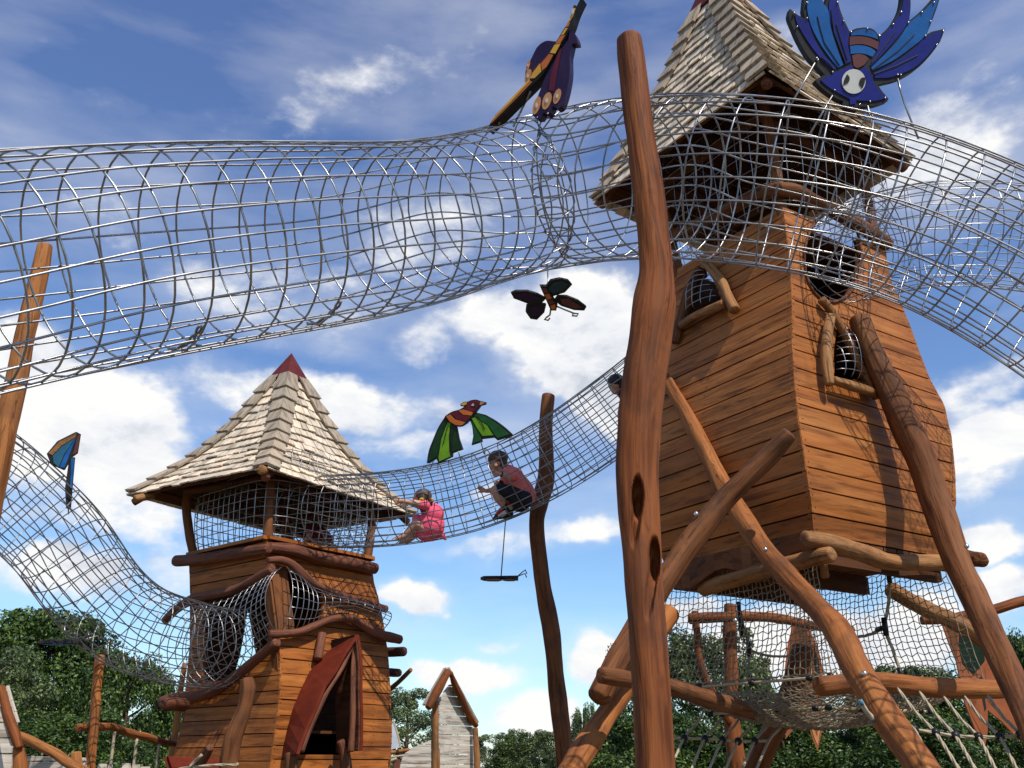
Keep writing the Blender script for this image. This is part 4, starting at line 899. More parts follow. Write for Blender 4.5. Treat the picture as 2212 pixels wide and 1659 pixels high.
# ---------- small tower
SFc = q('ov', (577, 1170), (580, 1215), (590, 1290), (602, 1385), (606, 1430), (604, 1500), (595, 1570), (583, 1660), (575, 1720))
SRc = q('ov', (803, 1205), (805, 1247), (819, 1299), (831, 1363), (838, 1415), (843, 1488), (846, 1580), (843, 1659), (840, 1720))
SLc = q('ov', (409, 1205), (411, 1290), (410, 1397), (404, 1458), (397, 1534), (389, 1580), (374, 1641), (360, 1690))
ST = Tower([(0, 9.0), (1.2, 9.1), (2.2, 9.2), (3.0, 9.3), (3.6, 9.35)], [(v, u) for u, v in SFc], [(v, u) for u, v in SRc], [(v, u) for u, v in SLc], rad_(41), rad_(-51))
ZS1 = 3.58
def flush(poly, lim): return [(-.06 if a < lim else a, z) for a, z in poly]
small = thing('play_tower', 'small golden plank tower with red awning and shingle roof, left of centre', 'tower', (*(sum((c for c in ST.corners(1.0)), Vector())/4)[:2], 0), 'wooden play towers')
opSL = [ST.pick('left', *p) for p in q('y1', (322, 470), (322, 1065), (420, 1060), (520, 1010), (600, 960), (720, 860), (800, 790), (860, 770), (840, 290), (760, 330), (680, 370), (560, 430), (420, 450))]; opSL = flush(opSL, .14)
opSR = [ST.pick('right', *p) for p in q('y1', (842, 260), (860, 700), (950, 705), (1080, 675), (1165, 625), (1180, 400), (1060, 340), (1010, 290), (930, 255))]; opSR = flush(opSR, .07)
door = [ST.pick('right', *p) for p in q('y1', (985, 1575), (1060, 1370), (1150, 1200), (1270, 1020), (1400, 860), (1395, 1200), (1375, 1560), (1250, 1580))]
bkop = [(.30, 1.75), (.5, 3.2), (.72, 1.75)]
for fc_, ops, sd in (('right', [opSR, door], 4), ('left', [opSL], 6), ('backr', [bkop], 7), ('backl', [], 9)):
    planks(ST, fc_, 0.0, ZS1, .125, ops, seed=sd, gap=.010, nails=True).build('plank_wall', [M['plank_small'] if fc_ in ('right', 'left') else M['plank_shaded'], M['clip']], small)  # back walls coloured darker so the inside looks shaded
    planks(ST, fc_, 0.0, ZS1, .29, ops, th=.012, seed=45, a0_=.03, amax=.97, gap=.002, off=-.045).build('light_block_lining', M['plank_shaded'], small)  # added backing that blocks sky light between the boards
for zf in (1.78, 3.42):
    mb = MB(); c = ST.corners(zf)
    for i in range(8):
        a, b = i/8+.004, (i+1)/8-.004; slab(mb, [c[0]+(c[1]-c[0])*(.03+.94*a)+(c[3]-c[0])*.03, c[0]+(c[1]-c[0])*(.03+.94*b)+(c[3]-c[0])*.03, c[3]+(c[2]-c[3])*(.03+.94*b)-(c[3]-c[0])*.03, c[3]+(c[2]-c[3])*(.03+.94*a)-(c[3]-c[0])*.03], Vector((0, 0, 1)), .025)
    mb.build('floor_boards', M['plank_shaded'], small)
mb = MB()                                                    # square corner post between the two openings
for face, a0, a1 in (('right', .0, .165), ('left', .0, .115)):
    for za, zb in ((2.2, 2.75), (2.75, 3.4)):
        slab(mb, [ST.pt(face, a0, za, -.11), ST.pt(face, a1, za, -.11), ST.pt(face, a1, zb, -.11), ST.pt(face, a0, zb, -.11)], ST.nrm(face, (za+zb)/2), .09, 'v')
mb.build('corner_post', M['log_shade'], small)
for face, pts in (('left', [(60, 615, 60), (110, 560, 60), (180, 505, 62), (260, 460, 70), (400, 425, 66), (540, 395, 62), (660, 340, 64), (740, 290, 66), (815, 250, 70)]), ('right', [(790, 200, 46), (880, 198, 54), (960, 232, 60), (1030, 300, 62), (1110, 370, 60), (1220, 422, 58), (1360, 468, 54), (1500, 510, 50), (1620, 548, 52)])): face_log(ST, 'arched_log', face, 'y1', pts, 'log_dark', small, .08)
face_log(ST, 'arched_log', 'left', 'y1', [(40, 1195, 80), (150, 1165, 84), (300, 1150, 80), (420, 1105, 76), (540, 1025, 74), (660, 925, 72), (760, 840, 70), (845, 765, 74)], 'log_dark', small, .09)
face_log(ST, 'arched_log', 'right', 'y1', [(800, 725, 50), (900, 728, 54), (1020, 712, 56), (1120, 672, 60), (1220, 625, 60), (1330, 612, 64), (1430, 645, 68), (1540, 715, 70), (1640, 748, 72), (1720, 768, 64)], 'log_dark', small, .09)
face_log(ST, 'sill_log', 'left', 'y1', [(140, 195, 78), (300, 182, 80), (450, 160, 80), (620, 130, 78), (790, 105, 76)], 'log_dark', small, .07)
face_log(ST, 'sill_log', 'right', 'y1', [(800, 110, 76), (960, 130, 84), (1120, 172, 84), (1290, 210, 84), (1430, 235, 86), (1540, 258, 82)], 'log_dark', small, .07)
mb = MB(); c = ST.corners(3.60)
for a, b in ((0, 1), (0, 3), (1, 2), (3, 2)):
    e = (c[b]-c[a]).normalized(); n_ = (c[a]+c[b])/2-(c[0]+c[2])/2; n_ = Vector((n_.x, n_.y, 0)).normalized()
    slab(mb, [c[a]-n_*.12, c[b]-n_*.12, c[b]+n_*.045, c[a]+n_*.045], Vector((0, 0, 1)), .035)
mb.build('top_rail', M['plank_small'], small)
PLOG('beam_log', 'y1', [(1590, 838, 66, 10.75), (1690, 836, 68, 10.5), (1745, 836, 66, 10.4)], 'log_dark', small); PLOG('beam_log', 'y1', [(1600, 985, 58, 10.8), (1670, 985, 58, 10.6), (1708, 985, 56, 10.5)], 'log_dark', small)
PLOG('beam_log', 'y1', [(190, 1215, 90, 9.75), (110, 1205, 92, 9.55), (50, 1200, 86, 9.45)], 'log_dark', small)
PLOG('branch_log', 'y1', [(1640, 1110, 34, 10.9), (1720, 1040, 34, 10.7), (1795, 965, 30, 10.5)], 'log_tan', small)
face_log(ST, 'wall_post', 'right', 'y1', [(1170, 730, 60), (1158, 800, 64), (1140, 900, 66)], 'log_dark', small, .08)
PLOG('wall_post', 'y1', [(1163, 480, 44, 9.95), (1160, 640, 46, 9.92)], 'log_dark', small)
# wire guard bulging round the corner opening
mb = MB()
def guard(k, top, bot, face, nvert, bul, nh):
    cols = []
    for i in range(nvert+1):
        f = i/nvert; a = interp([(j/(len(top)-1), p[0]) for j, p in enumerate(top)], f), interp([(j/(len(top)-1), p[1]) for j, p in enumerate(top)], f); b = interp([(j/(len(bot)-1), p[0]) for j, p in enumerate(bot)], f), interp([(j/(len(bot)-1), p[1]) for j, p in enumerate(bot)], f)
        A, B = ST.P(face, *q(k, a)[0], .06), ST.P(face, *q(k, b)[0], .06); n_ = ST.nrm(face, 2.8); col = [A+(B-A)*(j/12)+n_*bul*math.sin(math.pi*j/12)**.7 for j in range(13)]; cols.append(col); wire(mb, col, .0045, 4)
    for j in range(1, nh):
        x = j*12/nh; i0 = int(x); fr_ = x-i0; wire(mb, [c_[i0]+(c_[min(12, i0+1)]-c_[i0])*fr_ for c_ in cols], .0045, 4)
guard('y1', [(900, 235), (980, 280), (1060, 370), (1200, 440), (1350, 490), (1500, 530), (1590, 560)], [(880, 705), (1000, 705), (1080, 680), (1200, 605), (1340, 585), (1480, 640), (1590, 700)], 'right', 15, .16, 7)
guard('y1', [(330, 480), (420, 450), (550, 420), (680, 350), (800, 275), (880, 235)], [(300, 1110), (420, 1080), (560, 990), (680, 890), (780, 800), (870, 720)], 'left', 13, .18, 11)
mb.build('wire_guard', M['steel'], small, True)
# belvedere
SEV = [Vector((-2.44, 9.0, 4.24)), Vector((-1.20, 10.87, 4.24)), Vector((-2.88, 11.82, 4.24)), Vector((-4.12, 9.95, 4.24))]
roof(small, SEV, 1.87, [(1, 0), (.8, .12), (.6, .255), (.4, .44), (.2, .69), (0, 1)], .13, 14, 9, .15)
cs = ST.corners(3.6)
for i in range(4):
    cen_ = sum(cs, Vector())/4; p0 = cs[i]+(cen_-cs[i]).normalized()*.05; ce = sum(SEV, Vector())/4; p1 = SEV[i]+(ce-SEV[i])*.36+Vector((0, 0, .34)); md = (p0+p1)*.5+(cs[i]-cen_).normalized()*(.06 if i else 0)
    mb = MB(); log_mesh(mb, [(*p0, .05), (*md, .046), (*p1, .05)], .06, 14); mb.build('belvedere_post', M['log_shade'], small, True)
cage(ST, 3.64, 4.62, small, 1.0, .13, 52, 10, .005, 'steel2')
mb = MB()
for i in range(4):
    a, b = SEV[i], SEV[(i+1) % 4]; d_ = (sum(SEV, Vector())/4-(a+b)/2).normalized()*.36
    mb = MB(); log_mesh(mb, [(*(a+(b-a)*.2+d_+Vector((0, 0, .05))), .04), (*((a+b)/2+d_+Vector((0, 0, .04))), .045), (*(a+(b-a)*.8+d_+Vector((0, 0, .05))), .04)], .1, 12); mb.build('eave_beam', M['plank_shaded'], small, True)  # shade under the small roof painted into the beam colour
PLOG('beam_log', ov, [(330, 1070, 16, 9.9), (292, 1078, 17, 9.75)], 'log_tan', small, n=14); PLOG('beam_log', ov, [(585, 1020, 20, 9.4), (566, 1016, 22, 8.95)], 'log_tan', small, n=14)
# red awning over the doorway: bent sheet from wall to projecting lip
fro = q('y1', (1418, 790), (1340, 900), (1260, 1010), (1180, 1120), (1110, 1260), (1050, 1400), (1005, 1510), (985, 1575)); bak = q('y1', (1215, 832), (1130, 915), (1075, 990), (1015, 1110), (965, 1230), (932, 1350), (905, 1470), (886, 1585))
mb = MB(); FO, BO = [ST.P('right', *p, .40) for p in fro], [ST.P('right', *p, .03) for p in bak]
for i in range(len(FO)-1):
    qd = [BO[i], FO[i], FO[i+1], BO[i+1]]; n_ = (qd[1]-qd[0]).cross(qd[3]-qd[0]).normalized()
    if n_.dot(CAM-qd[0]) < 0: n_ = -n_
    slab(mb, qd, -n_, .03)
aw = mb.build('awning_sheet', M['redsheet'], small)
fro = q('y1', (1418, 790), (1432, 860), (1440, 1000), (1436, 1150), (1440, 1300), (1440, 1450), (1436, 1550))
mb = MB(); FO = [ST.P('right', *p, .40) for p in fro]; BO = [p-ST.nrm('right', 1.8)*.38+(ST.edge('right', 2)[1]-ST.edge('right', 2)[0]).normalized()*(.02+.03*i/6) for i, p in enumerate(FO)]
for i in range(len(FO)-1):
    qd = [FO[i], BO[i], BO[i+1], FO[i+1]]; n_ = (qd[1]-qd[0]).cross(qd[3]-qd[0]).normalized()
    if n_.dot(ST.dr) < 0: n_ = -n_
    slab(mb, qd, n_, .03)
mb.build('awning_sheet', M['redsheet'], small)
mb = MB()
for i in range(len(FO)-1):
    qd = [FO[i]-ST.dr*.004, BO[i]-ST.dr*.004, BO[i+1]-ST.dr*.004, FO[i+1]-ST.dr*.004]; n_ = (qd[1]-qd[0]).cross(qd[3]-qd[0]).normalized()
    if n_.dot(ST.dr) > 0: n_ = -n_
    slab(mb, qd, n_, .02)
mb.build('awning_shade_sheet', M['plank_shaded'], small)  # dark sheet standing in for the shade inside the awning
for pts in ([(1405, 850, 40), (1390, 1000, 44), (1385, 1200, 46), (1380, 1400, 48), (1370, 1550, 48)], [(1385, 850, 36), (1300, 1000, 40), (1200, 1150, 40), (1120, 1300, 42), (1060, 1440, 44), (1020, 1550, 44)]): face_log(ST, 'awning_rib', 'right', 'y1', pts, 'log_dark', aw, .33)
face_log(ST, 'door_post', 'right', 'y1', [(1300, 1480, 60), (1325, 1560, 76), (1340, 1700, 84)], 'log_dark', small, .2); face_log(ST, 'door_post', 'right', 'y1', [(950, 1570, 90), (945, 1700, 100)], 'log_shade', small, .2)
# ------------------------------------------------------------------ free-standing posts
def ground_pts(pts, k):
    return pts
LOG('carved_post', 'ov', [(1359, 86, 52, 3.42), (1367, 150, 58, 3.41), (1377, 240, 60, 3.40), (1391, 340, 62, 3.39), (1404, 430, 66, 3.38), (1413, 520, 68, 3.37), (1418, 590, 72, 3.36), (1413, 650, 86, 3.35), (1406, 700, 88, 3.34), (1398, 760, 88, 3.33), (1388, 830, 92, 3.32), (1380, 920, 90, 3.31),
     (1377, 1000, 90, 3.3), (1380, 1100, 88, 3.28), (1386, 1180, 87, 3.26), (1392, 1280, 86, 3.24), (1400, 1400, 85, 3.22), (1408, 1520, 85, 3.2), (1416, 1659, 87, 3.18), (1424, 1850, 108, 3.15), (1432, 2150, 114, 3.12)], 'log_red', None,
    label='tall thick crooked post with two carved hollows, right of centre in front', cat='post', group='free-standing log posts', n=110, step=.012, dents=((1377, 1075, 14, 48, .07, 0), (1374, 1125, 11, 60, .03, .1), (1413, 1210, 14, 52, .07, 0), (1406, 1270, 12, 70, .03, .12)), bumps=.8)
LOG('bent_post', 'ov', [(1184, 855, 27, 9.75), (1179, 920, 29, 9.75), (1180, 990, 31, 9.75), (1178, 1040, 38, 9.75), (1166, 1085, 38, 9.75), (1160, 1125, 34, 9.75), (1163, 1180, 34, 9.75), (1172, 1260, 34, 9.75), (1183, 1320, 38, 9.75), (1193, 1390, 37, 9.75), (1200, 1450, 36, 9.75), (1209, 1540, 37, 9.75), (1219, 1640, 38, 9.75), (1228, 1760, 40, 9.75), (1234, 1980, 42, 9.75)], 'log_shade', None,
    label='slim bent brown post behind the crouching boy in the middle tunnel', cat='post', group='free-standing log posts', n=22)
LOG('leaning_post', 'ov', [(97, 532, 30, 5.3), (86, 590, 36, 5.3), (70, 660, 40, 5.3), (52, 740, 42, 5.3), (36, 820, 44, 5.3), (18, 900, 46, 5.3), (2, 980, 48, 5.3), (-18, 1080, 50, 5.3), (-70, 1350, 56, 5.3), (-130, 1700, 60, 5.3), (-190, 2000, 62, 5.3)], 'yellow_pole', None,
    label='leaning yellow-brown post at the far left behind the nearest tunnel', cat='post', group='free-standing log posts', n=22)
LOG('slim_post', 'y7', [(1007, 290, 92, 9.0), (995, 420, 98, 9.0), (980, 560, 96, 9.0), (968, 680, 98, 9.0), (968, 780, 104, 9.0), (952, 900, 100, 9.0), (935, 1100, 100, 9.0), (915, 1300, 104, 9.0), (900, 1480, 108, 9.0), (880, 1900, 112, 9.0), (860, 2300, 112, 9.0)], 'log', None,
    label='orange slim post holding the rope swing beam in front of the left trees', cat='post', group='free-standing log posts', n=20)
LOG('slim_post', 'y7', [(1862, 365, 50, 12.5), (1835, 520, 56, 12.5), (1812, 700, 60, 12.5), (1788, 900, 66, 12.5), (1762, 1080, 68, 12.5), (1730, 1300, 70, 12.5), (1690, 1600, 74, 12.5), (1650, 1950, 74, 12.5)], 'yellow_pole', None,
    label='yellowish post half hidden behind the left wall of the small tower', cat='post', group='free-standing log posts', n=16)
LOG('stub_post', 'y7', [(766, 1268, 104, 8.4), (770, 1350, 108, 8.4), (772, 1500, 110, 8.4), (775, 1800, 112, 8.4), (775, 2250, 112, 8.4)], 'yellow_pole', None, label='short stub post rising just over the bottom edge at lower left', cat='post', group='free-standing log posts', n=18)
LOG('slab_post', 'y1', [(638, 1035, 92, 8.3), (645, 1090, 112, 8.3), (632, 1180, 104, 8.3), (610, 1270, 110, 8.3), (570, 1370, 128, 8.3), (540, 1460, 130, 8.3), (522, 1560, 130, 8.3), (505, 1680, 136, 8.3), (490, 2000, 138, 8.3), (480, 2400, 138, 8.3)], 'log_shade', None,
    label='stout flat-sided post standing before the left wall of the small tower', cat='post', group='free-standing log posts', n=20)
LOG('short_log', 'y1', [(375, 1515, 56, 8.2), (345, 1570, 66, 8.3), (300, 1640, 70, 8.4), (240, 1740, 74, 8.6), (160, 1880, 74, 8.8), (60, 2250, 74, 9.1)], 'log_dark', None, label='dark leaning log end with a rope tied to it by the stout flat-sided post', cat='post', n=16)
# swing beam with three ropes
sw = thing('swing_beam', 'wavy horizontal log beam with three hanging ropes, left of the small tower', 'swing', PY(250, 1600, 9.1))
PLOG('beam', 'y7', [(785, 1010, 80, 8.9), (860, 1005, 82, 9.0), (960, 1000, 80, 9.2), (1060, 995, 78, 9.35), (1140, 1003, 76, 9.5), (1240, 1040, 76, 9.7), (1360, 1080, 76, 9.95), (1500, 1110, 74, 10.2), (1630, 1150, 70, 10.4), (1760, 1170, 60, 10.6)], 'log', sw, n=16)
def rope(name, pts, r, m, parent, twist=True):
    mb = MB(); P = [Vector(p) for p in cat_rom([tuple(p) for p in pts], .03)]; fr = frames(P)
    if twist:
        for k in range(3): wire(mb, [p+(a*math.cos(i*.55+k*2.094)+b*math.sin(i*.55+k*2.094))*r*.5 for i, (p, (t, a, b)) in enumerate(zip(P, fr))], r*.58, 5)
    else: wire(mb, P, r, 5)
    return mb.build(name, M[m], parent, True)
for a, b, Y in (((1155, 1050), (1108, 1430), 9.5), ((1378, 1120), (1340, 1430), 9.95), ((1605, 1170), (1568, 1430), 10.35)):
    (ua, va), (ub, vb) = q('y7', a, b); A = PY(ua, va, Y); B = PY(ub, vb, Y); rope('hanging_rope', [A, B, B+(B-A)*2.0], .015, 'rope', sw, False)
# little grey hut cut off by the left edge
hut = thing('plank_hut', 'grey plank hut with orange log edge, cut off at the lower left corner', 'hut', PY(20, 1640, 7.5))
def wall_px(name, k, pts, Y, m, parent, ph=.11, th=.04, dY=None):
    """vertical board wall: pixel outline at distance Y (or Y varying linearly in u), split in horizontal planks"""
    P = []
    for (x, y) in pts:
        u, v = q(k, (x, y))[0]; yy = Y if dY is None else Y+dY*(u-q(k, pts[0])[0][0]); P.append(PY(u, v, yy))
    P = [Vector(p) for p in P]; z0, z1 = min(p.z for p in P), max(p.z for p in P); x0 = min(P, key=lambda p: p.x); x1 = max(P, key=lambda p: p.x)
    e = Vector((x1.x-x0.x, x1.y-x0.y, 0)); ln = e.length; e /= ln; n_ = Vector((e.y, -e.x, 0))
    if n_.y > 0: n_ = -n_
    poly = [((p-x0).dot(e), p.z) for p in P]; mb = MB(); z = z0
    while z < z1-.005:
        zt = min(z+ph, z1); h = zt-z; wo = Vector((R()*40, R()*40, R()*40))
        for s in range(3):
            za, zb = z+.004+(h-.008)*s/3, z+.004+(h-.008)*(s+1)/3
            i0, i1 = row_interval(poly, za), row_interval(poly, zb)
            if not i0 or not i1: continue
            lf = .002*(int(z*100) % 3)
            qd = [Vector((x0.x, x0.y, 0))+e*a+Vector((0, 0, c_))+n_*lf for a, c_ in ((i0[0], za), (i0[1], za), (i1[1], zb), (i1[0], zb))]
            vs = [p-n_*th for p in qd]+qd
            box(mb, vs, [Vector((p.z, p.dot(n_), p.dot(e)*.11))+wo for p in vs])
        z = zt
    return mb.build(name, M[m], parent)
wall_px('plank_wall', 'y7', [(-400, 600), (50, 590), (100, 750), (160, 960), (110, 1100), (120, 2600), (-400, 2600)], 7.6, 'grey_plank', hut)
PLOG('edge_log', 'y7', [(12, 605, 76, 7.45), (40, 720, 84, 7.43), (75, 880, 96, 7.4), (120, 1000, 100, 7.38), (160, 1100, 104, 7.36), (192, 1210, 84, 7.34)], 'log_red', hut, n=18)
PLOG('corner_post', 'y7', [(185, 1230, 120, 7.4), (200, 1350, 140, 7.4), (205, 1600, 146, 7.4), (205, 2500, 150, 7.4)], 'log', hut, n=18)
mb = MB()
for a, b in (((60, 592), (100, 735)), ((100, 740), (135, 850)), ((136, 855), (168, 960))):
    (ua, va), (ub, vb) = q('y7', a, b); A, B = PY(ua, va, 7.5), PY(ub, vb, 7.5); t = (B-A).normalized(); n_ = Vector((t.z, 0, -t.x)); n_ = n_ if n_.x > 0 else -n_
    slab(mb, [A, B, B+Vector((0, .03, 0)), A+Vector((0, .03, 0))], n_, .012)
mb.build('edge_board', M['grey_plank'], hut)
LOG('rail_log', 'y7', [(200, 1095, 90, 7.6), (320, 1150, 92, 7.55), (450, 1215, 94, 7.5), (560, 1270, 96, 7.45), (660, 1340, 98, 7.4), (780, 1415, 100, 7.35), (950, 1530, 102, 7.3), (1150, 1680, 104, 7.2)], 'yellow_pole', None, label='sloping handrail log running down right from the grey corner hut', cat='rail', n=18)
lw = thing('plank_screen', 'low grey plank screen behind the sloping handrail log', 'screen', PY(110, 1645, 8.8)); wall_px('plank_wall', 'y7', [(230, 1290), (330, 1290), (560, 1350), (720, 1420), (850, 1310), (860, 1420), (870, 2200), (230, 2200)], 8.8, 'grey_plank', lw)
pz = thing('palisade', 'row of weathered plank tops at the bottom edge under the swing ropes', 'palisade', PY(380, 1650, 8.9))
for a, b, t in ((990, 1085, 1368), (1088, 1118, 1372), (1228, 1330, 1362), (1333, 1412, 1374), (1416, 1530, 1396)): wall_px('stake', 'y7', [(a, t), (a, 2300), (b, 2300), (b, t+8)], 8.9, 'grey_plank', pz, 1.2, .06)
# red roofed porch at the bottom edge before the small tower
pr_ = thing('red_canopy', 'small curved red canopy at the bottom edge left of the small tower', 'canopy', PY(400, 1655, 9.0))
mb = MB(); A = [PY(*q('y7', p)[0], 8.75) for p in [(1680, 1308), (1698, 1360), (1720, 1420), (1740, 1500), (1750, 1600)]]
B = [p+Vector((.42+.02*i, .3, -.02)) for i, p in enumerate(A)]
for i in range(4):
    n_ = (B[i]-A[i]).cross(A[i+1]-A[i]).normalized(); n_ = n_ if n_.y < 0 else -n_; slab(mb, [A[i], B[i], B[i+1], A[i+1]], n_, .03)
mb.build('red_sheet', M['redsheet'], pr_)
mb = MB(); A2 = [A[0]+Vector((0, 0, 0)), A[2], A[4]]; 
for i in range(4):
    n_ = Vector((-.9, -.4, .1)).normalized(); slab(mb, [A[i]-Vector((.0, 0, 0)), A[i+1], A[i+1]+Vector((-.05*(1+math.sin(i)), .35, 0)), A[i]+Vector((-.03, .35, -.03))], n_, .03)
mb.build('side_sheet', M['redsheet'], pr_)
rl = thing('guide_rope', 'cream rope stretched along the bottom edge before the small tower', 'rope', PY(450, 1650, 8.0))
rope('rope', [PY(*q('y7', (1795, 1425))[0], 8.3), PY(*q('y7', (2000, 1400))[0], 8.2), PY(*q('y7', (2212, 1384))[0], 8.15), PY(*q('y1', (560, 1638))[0], 8.1), PY(*q('y1', (575, 1625))[0], 8.1)], .011, 'rope', rl)
rope('knot_rope', [PY(*q('y7', (2030, 1285))[0], 8.15), PY(*q('y7', (1960, 1350))[0], 8.2), PY(*q('y7', (1895, 1425))[0], 8.2)], .013, 'rope', rl)
# ------------------------------------------------------------------ grey playhouse, ship bits
ph = thing('playhouse', 'narrow grey boarded playhouse with log gable, lower middle', 'playhouse', PY(975, 1640, 14))
wall_px('front_wall', 'y3', [(555, 630), (650, 500), (700, 600), (760, 720), (848, 885), (858, 1900), (560, 1900)], 14.0, 'grey_plank', ph, .13, dY=.012)
PLOG('gable_log', 'y3', [(632, 385, 66, 13.8), (590, 460, 76, 13.75), (540, 550, 80, 13.7), (490, 640, 74, 13.65), (455, 705, 62, 13.6)], 'log_red', ph, n=18)
PLOG('gable_log', 'y3', [(655, 400, 40, 14.0), (690, 500, 56, 14.15), (740, 600, 56, 14.3), (790, 720, 58, 14.5), (850, 830, 56, 14.7), (880, 865, 46, 14.75)], 'log_red', ph, n=18)
PLOG('corner_post', 'y3', [(520, 660, 66, 14.05), (522, 900, 72, 14.05), (525, 1240, 76, 14.05), (528, 2100, 78, 14.05)], 'log_tan', ph, n=16); PLOG('corner_post', 'y3', [(872, 890, 46, 14.7), (880, 1050, 52, 14.7), (886, 1240, 54, 14.7), (890, 2000, 56, 14.7)], 'log_tan', ph, n=16)
wall_px('side_wall', 'y3', [(560, 660), (480, 740), (484, 1900), (560, 1900)], 14.1, 'grey_plank', ph, .13)
mb = MB(); A, B, Cc = PY(*q('y3', (632, 362))[0], 13.95), PY(*q('y3', (440, 690))[0], 13.75), PY(*q('y3', (895, 850))[0], 14.85)
for P0, P1 in ((A, B), (A, Cc)):
    dn = Vector((-.05, .10, 0)); n_ = (P1-P0).cross(dn).normalized(); n_ = n_ if n_.z > 0 else -n_
    for i in range(5): slab(mb, [P0+(P1-P0)*i/5, P0+(P1-P0)*(i+.96)/5, P0+(P1-P0)*(i+.96)/5+dn, P0+(P1-P0)*i/5+dn], n_, .03)
mb.build('roof_boards', M['grey_plank'], ph)
lh = thing('plank_shelter', 'low grey plank shelter with sloping top left of the playhouse', 'shelter', PY(890, 1645, 17)); wall_px('plank_wall', 'y3', [(205, 1240), (235, 1120), (330, 1055), (470, 995), (500, 985), (500, 1900), (205, 1900)], 17, 'grey_plank', lh, .15)
sp = thing('sail_mast', 'grey triangular sail on an orange boom right beside the small tower', 'sail', PY(855, 1640, 19))
mb = MB(); V = [PY(*q('y3', p)[0], 19) for p in [(150, 825), (212, 1058), (130, 1075), (120, 900)]]; slab(mb, V, Vector((0, -1, 0)), .02); mb.build('sailcloth', M['sail'], sp)
PLOG('boom', 'y3', [(100, 1108, 34, 18.8), (200, 1092, 32, 18.8), (290, 1076, 26, 18.8)], 'yellow_pole', sp, n=12)
mb = MB(); wire(mb, [PY(*q('y3', p)[0], 18.7) for p in [(150, 825), (185, 940), (212, 1060)]], .02, 5); wire(mb, [PY(*q('y3', p)[0], 18.5) for p in [(110, 1145), (300, 1120), (480, 1100)]], .02, 5); wire(mb, [PY(*q('y3', p)[0], 18.5) for p in [(120, 1175), (180, 1155)]], .03, 5); mb.build('rigging', M['rope'], sp)
PLOG('hull_timber', 'y3', [(195, 1115, 50, 18.9), (175, 1240, 70, 18.9), (170, 1500, 76, 18.9), (165, 1900, 80, 18.9)], 'log_dark', sp, n=12)
# ------------------------------------------------------------------ far frame and carved boards behind the rope net
ff = thing('log_frame', 'red-brown log frame with bent upright, seen through the left of the rope net', 'frame', PY(1585, 1650, 10.2))
PLOG('upright', 'ov', [(1577, 1308, 27, 10.2), (1576, 1380, 29, 10.2), (1580, 1460, 30, 10.2), (1580, 1540, 31, 10.2), (1588, 1620, 36, 10.2), (1596, 1700, 40, 10.2), (1600, 1980, 42, 10.2)], 'log_red', ff, n=16)
PLOG('cross_beam', 'ov', [(1490, 1336, 23, 9.95), (1540, 1334, 23, 9.95), (1610, 1331, 22, 10.0), (1690, 1337, 20, 10.1), (1770, 1354, 18, 10.25), (1842, 1360, 14, 10.4)], 'log_red', ff, n=16)
PLOG('bent_upright', 'ov', [(1501, 1322, 16, 10.1), (1506, 1370, 16, 10.1), (1510, 1420, 17, 10.1), (1525, 1470, 18, 10.1), (1548, 1510, 18, 10.1), (1575, 1560, 18, 10.15)], 'log_red', ff, n=14)
LOG('side_beam', 'ov', [(1992, 1340, 19, 9.8), (2040, 1338, 20, 9.8), (2100, 1328, 22, 9.8), (2150, 1316, 22, 9.8), (2212, 1298, 22, 9.8), (2300, 1282, 24, 9.8)], 'log_red', None, label='curved red-brown log reaching past the right edge behind the outer leg', cat='beam', n=16, base=1.5)
M['brownpaint'] = noisy('brown_paint', (.14, .05, .018), (.20, .075, .028), 9, .5); M['rustorange'] = noisy('burnt_orange_paint', (.30, .085, .03), (.36, .11, .04), 9, .5)
def carved(name, label, pl, outline, panels, k):
    t = thing(name, label, 'carving', on_plane(*q(k, outline[-1])[0], pl)); board('board', k, outline, pl, .06, 'rustorange', t)
    for c_, p in panels: panel('painted_panel', k, p, pl, c_, t, .004)
    return t
pl = plane_at(2100, 1450, 10.6, (-.2, -.97, 0))
carved('carved_board', 'carved feather board with orange tips and green centre, right of the rope net', pl,
       [(1340, 640), (1400, 600), (1560, 620), (1640, 700), (1690, 860), (1740, 1000), (1800, 1160), (1890, 1400), (1880, 1460), (1760, 1330), (1660, 1250), (1660, 1400), (1640, 1512), (1570, 1380), (1500, 1200), (1470, 1050), (1440, 900), (1390, 780)],
       [('brownpaint', [(1375, 660), (1440, 640), (1450, 780), (1440, 880), (1400, 780)]), ('green_shaded', [(1460, 650), (1560, 640), (1620, 740), (1640, 900), (1560, 1000), (1480, 920), (1455, 800)]), ('rustorange', [(1480, 1040), (1520, 980), (1600, 1100), (1635, 1250), (1625, 1430), (1540, 1270)]), ('peach', [(1515, 1080), (1540, 1050), (1595, 1160), (1610, 1340), (1560, 1250)]), ('rustorange', [(1640, 960), (1670, 900), (1720, 1040), (1790, 1200), (1850, 1370), (1740, 1270), (1660, 1180)]), ('black', [(1600, 1020), (1620, 1010), (1650, 1240), (1635, 1260)])], 'y4')
pl = plane_at(1740, 1450, 10.9, (-.25, -.96, 0))
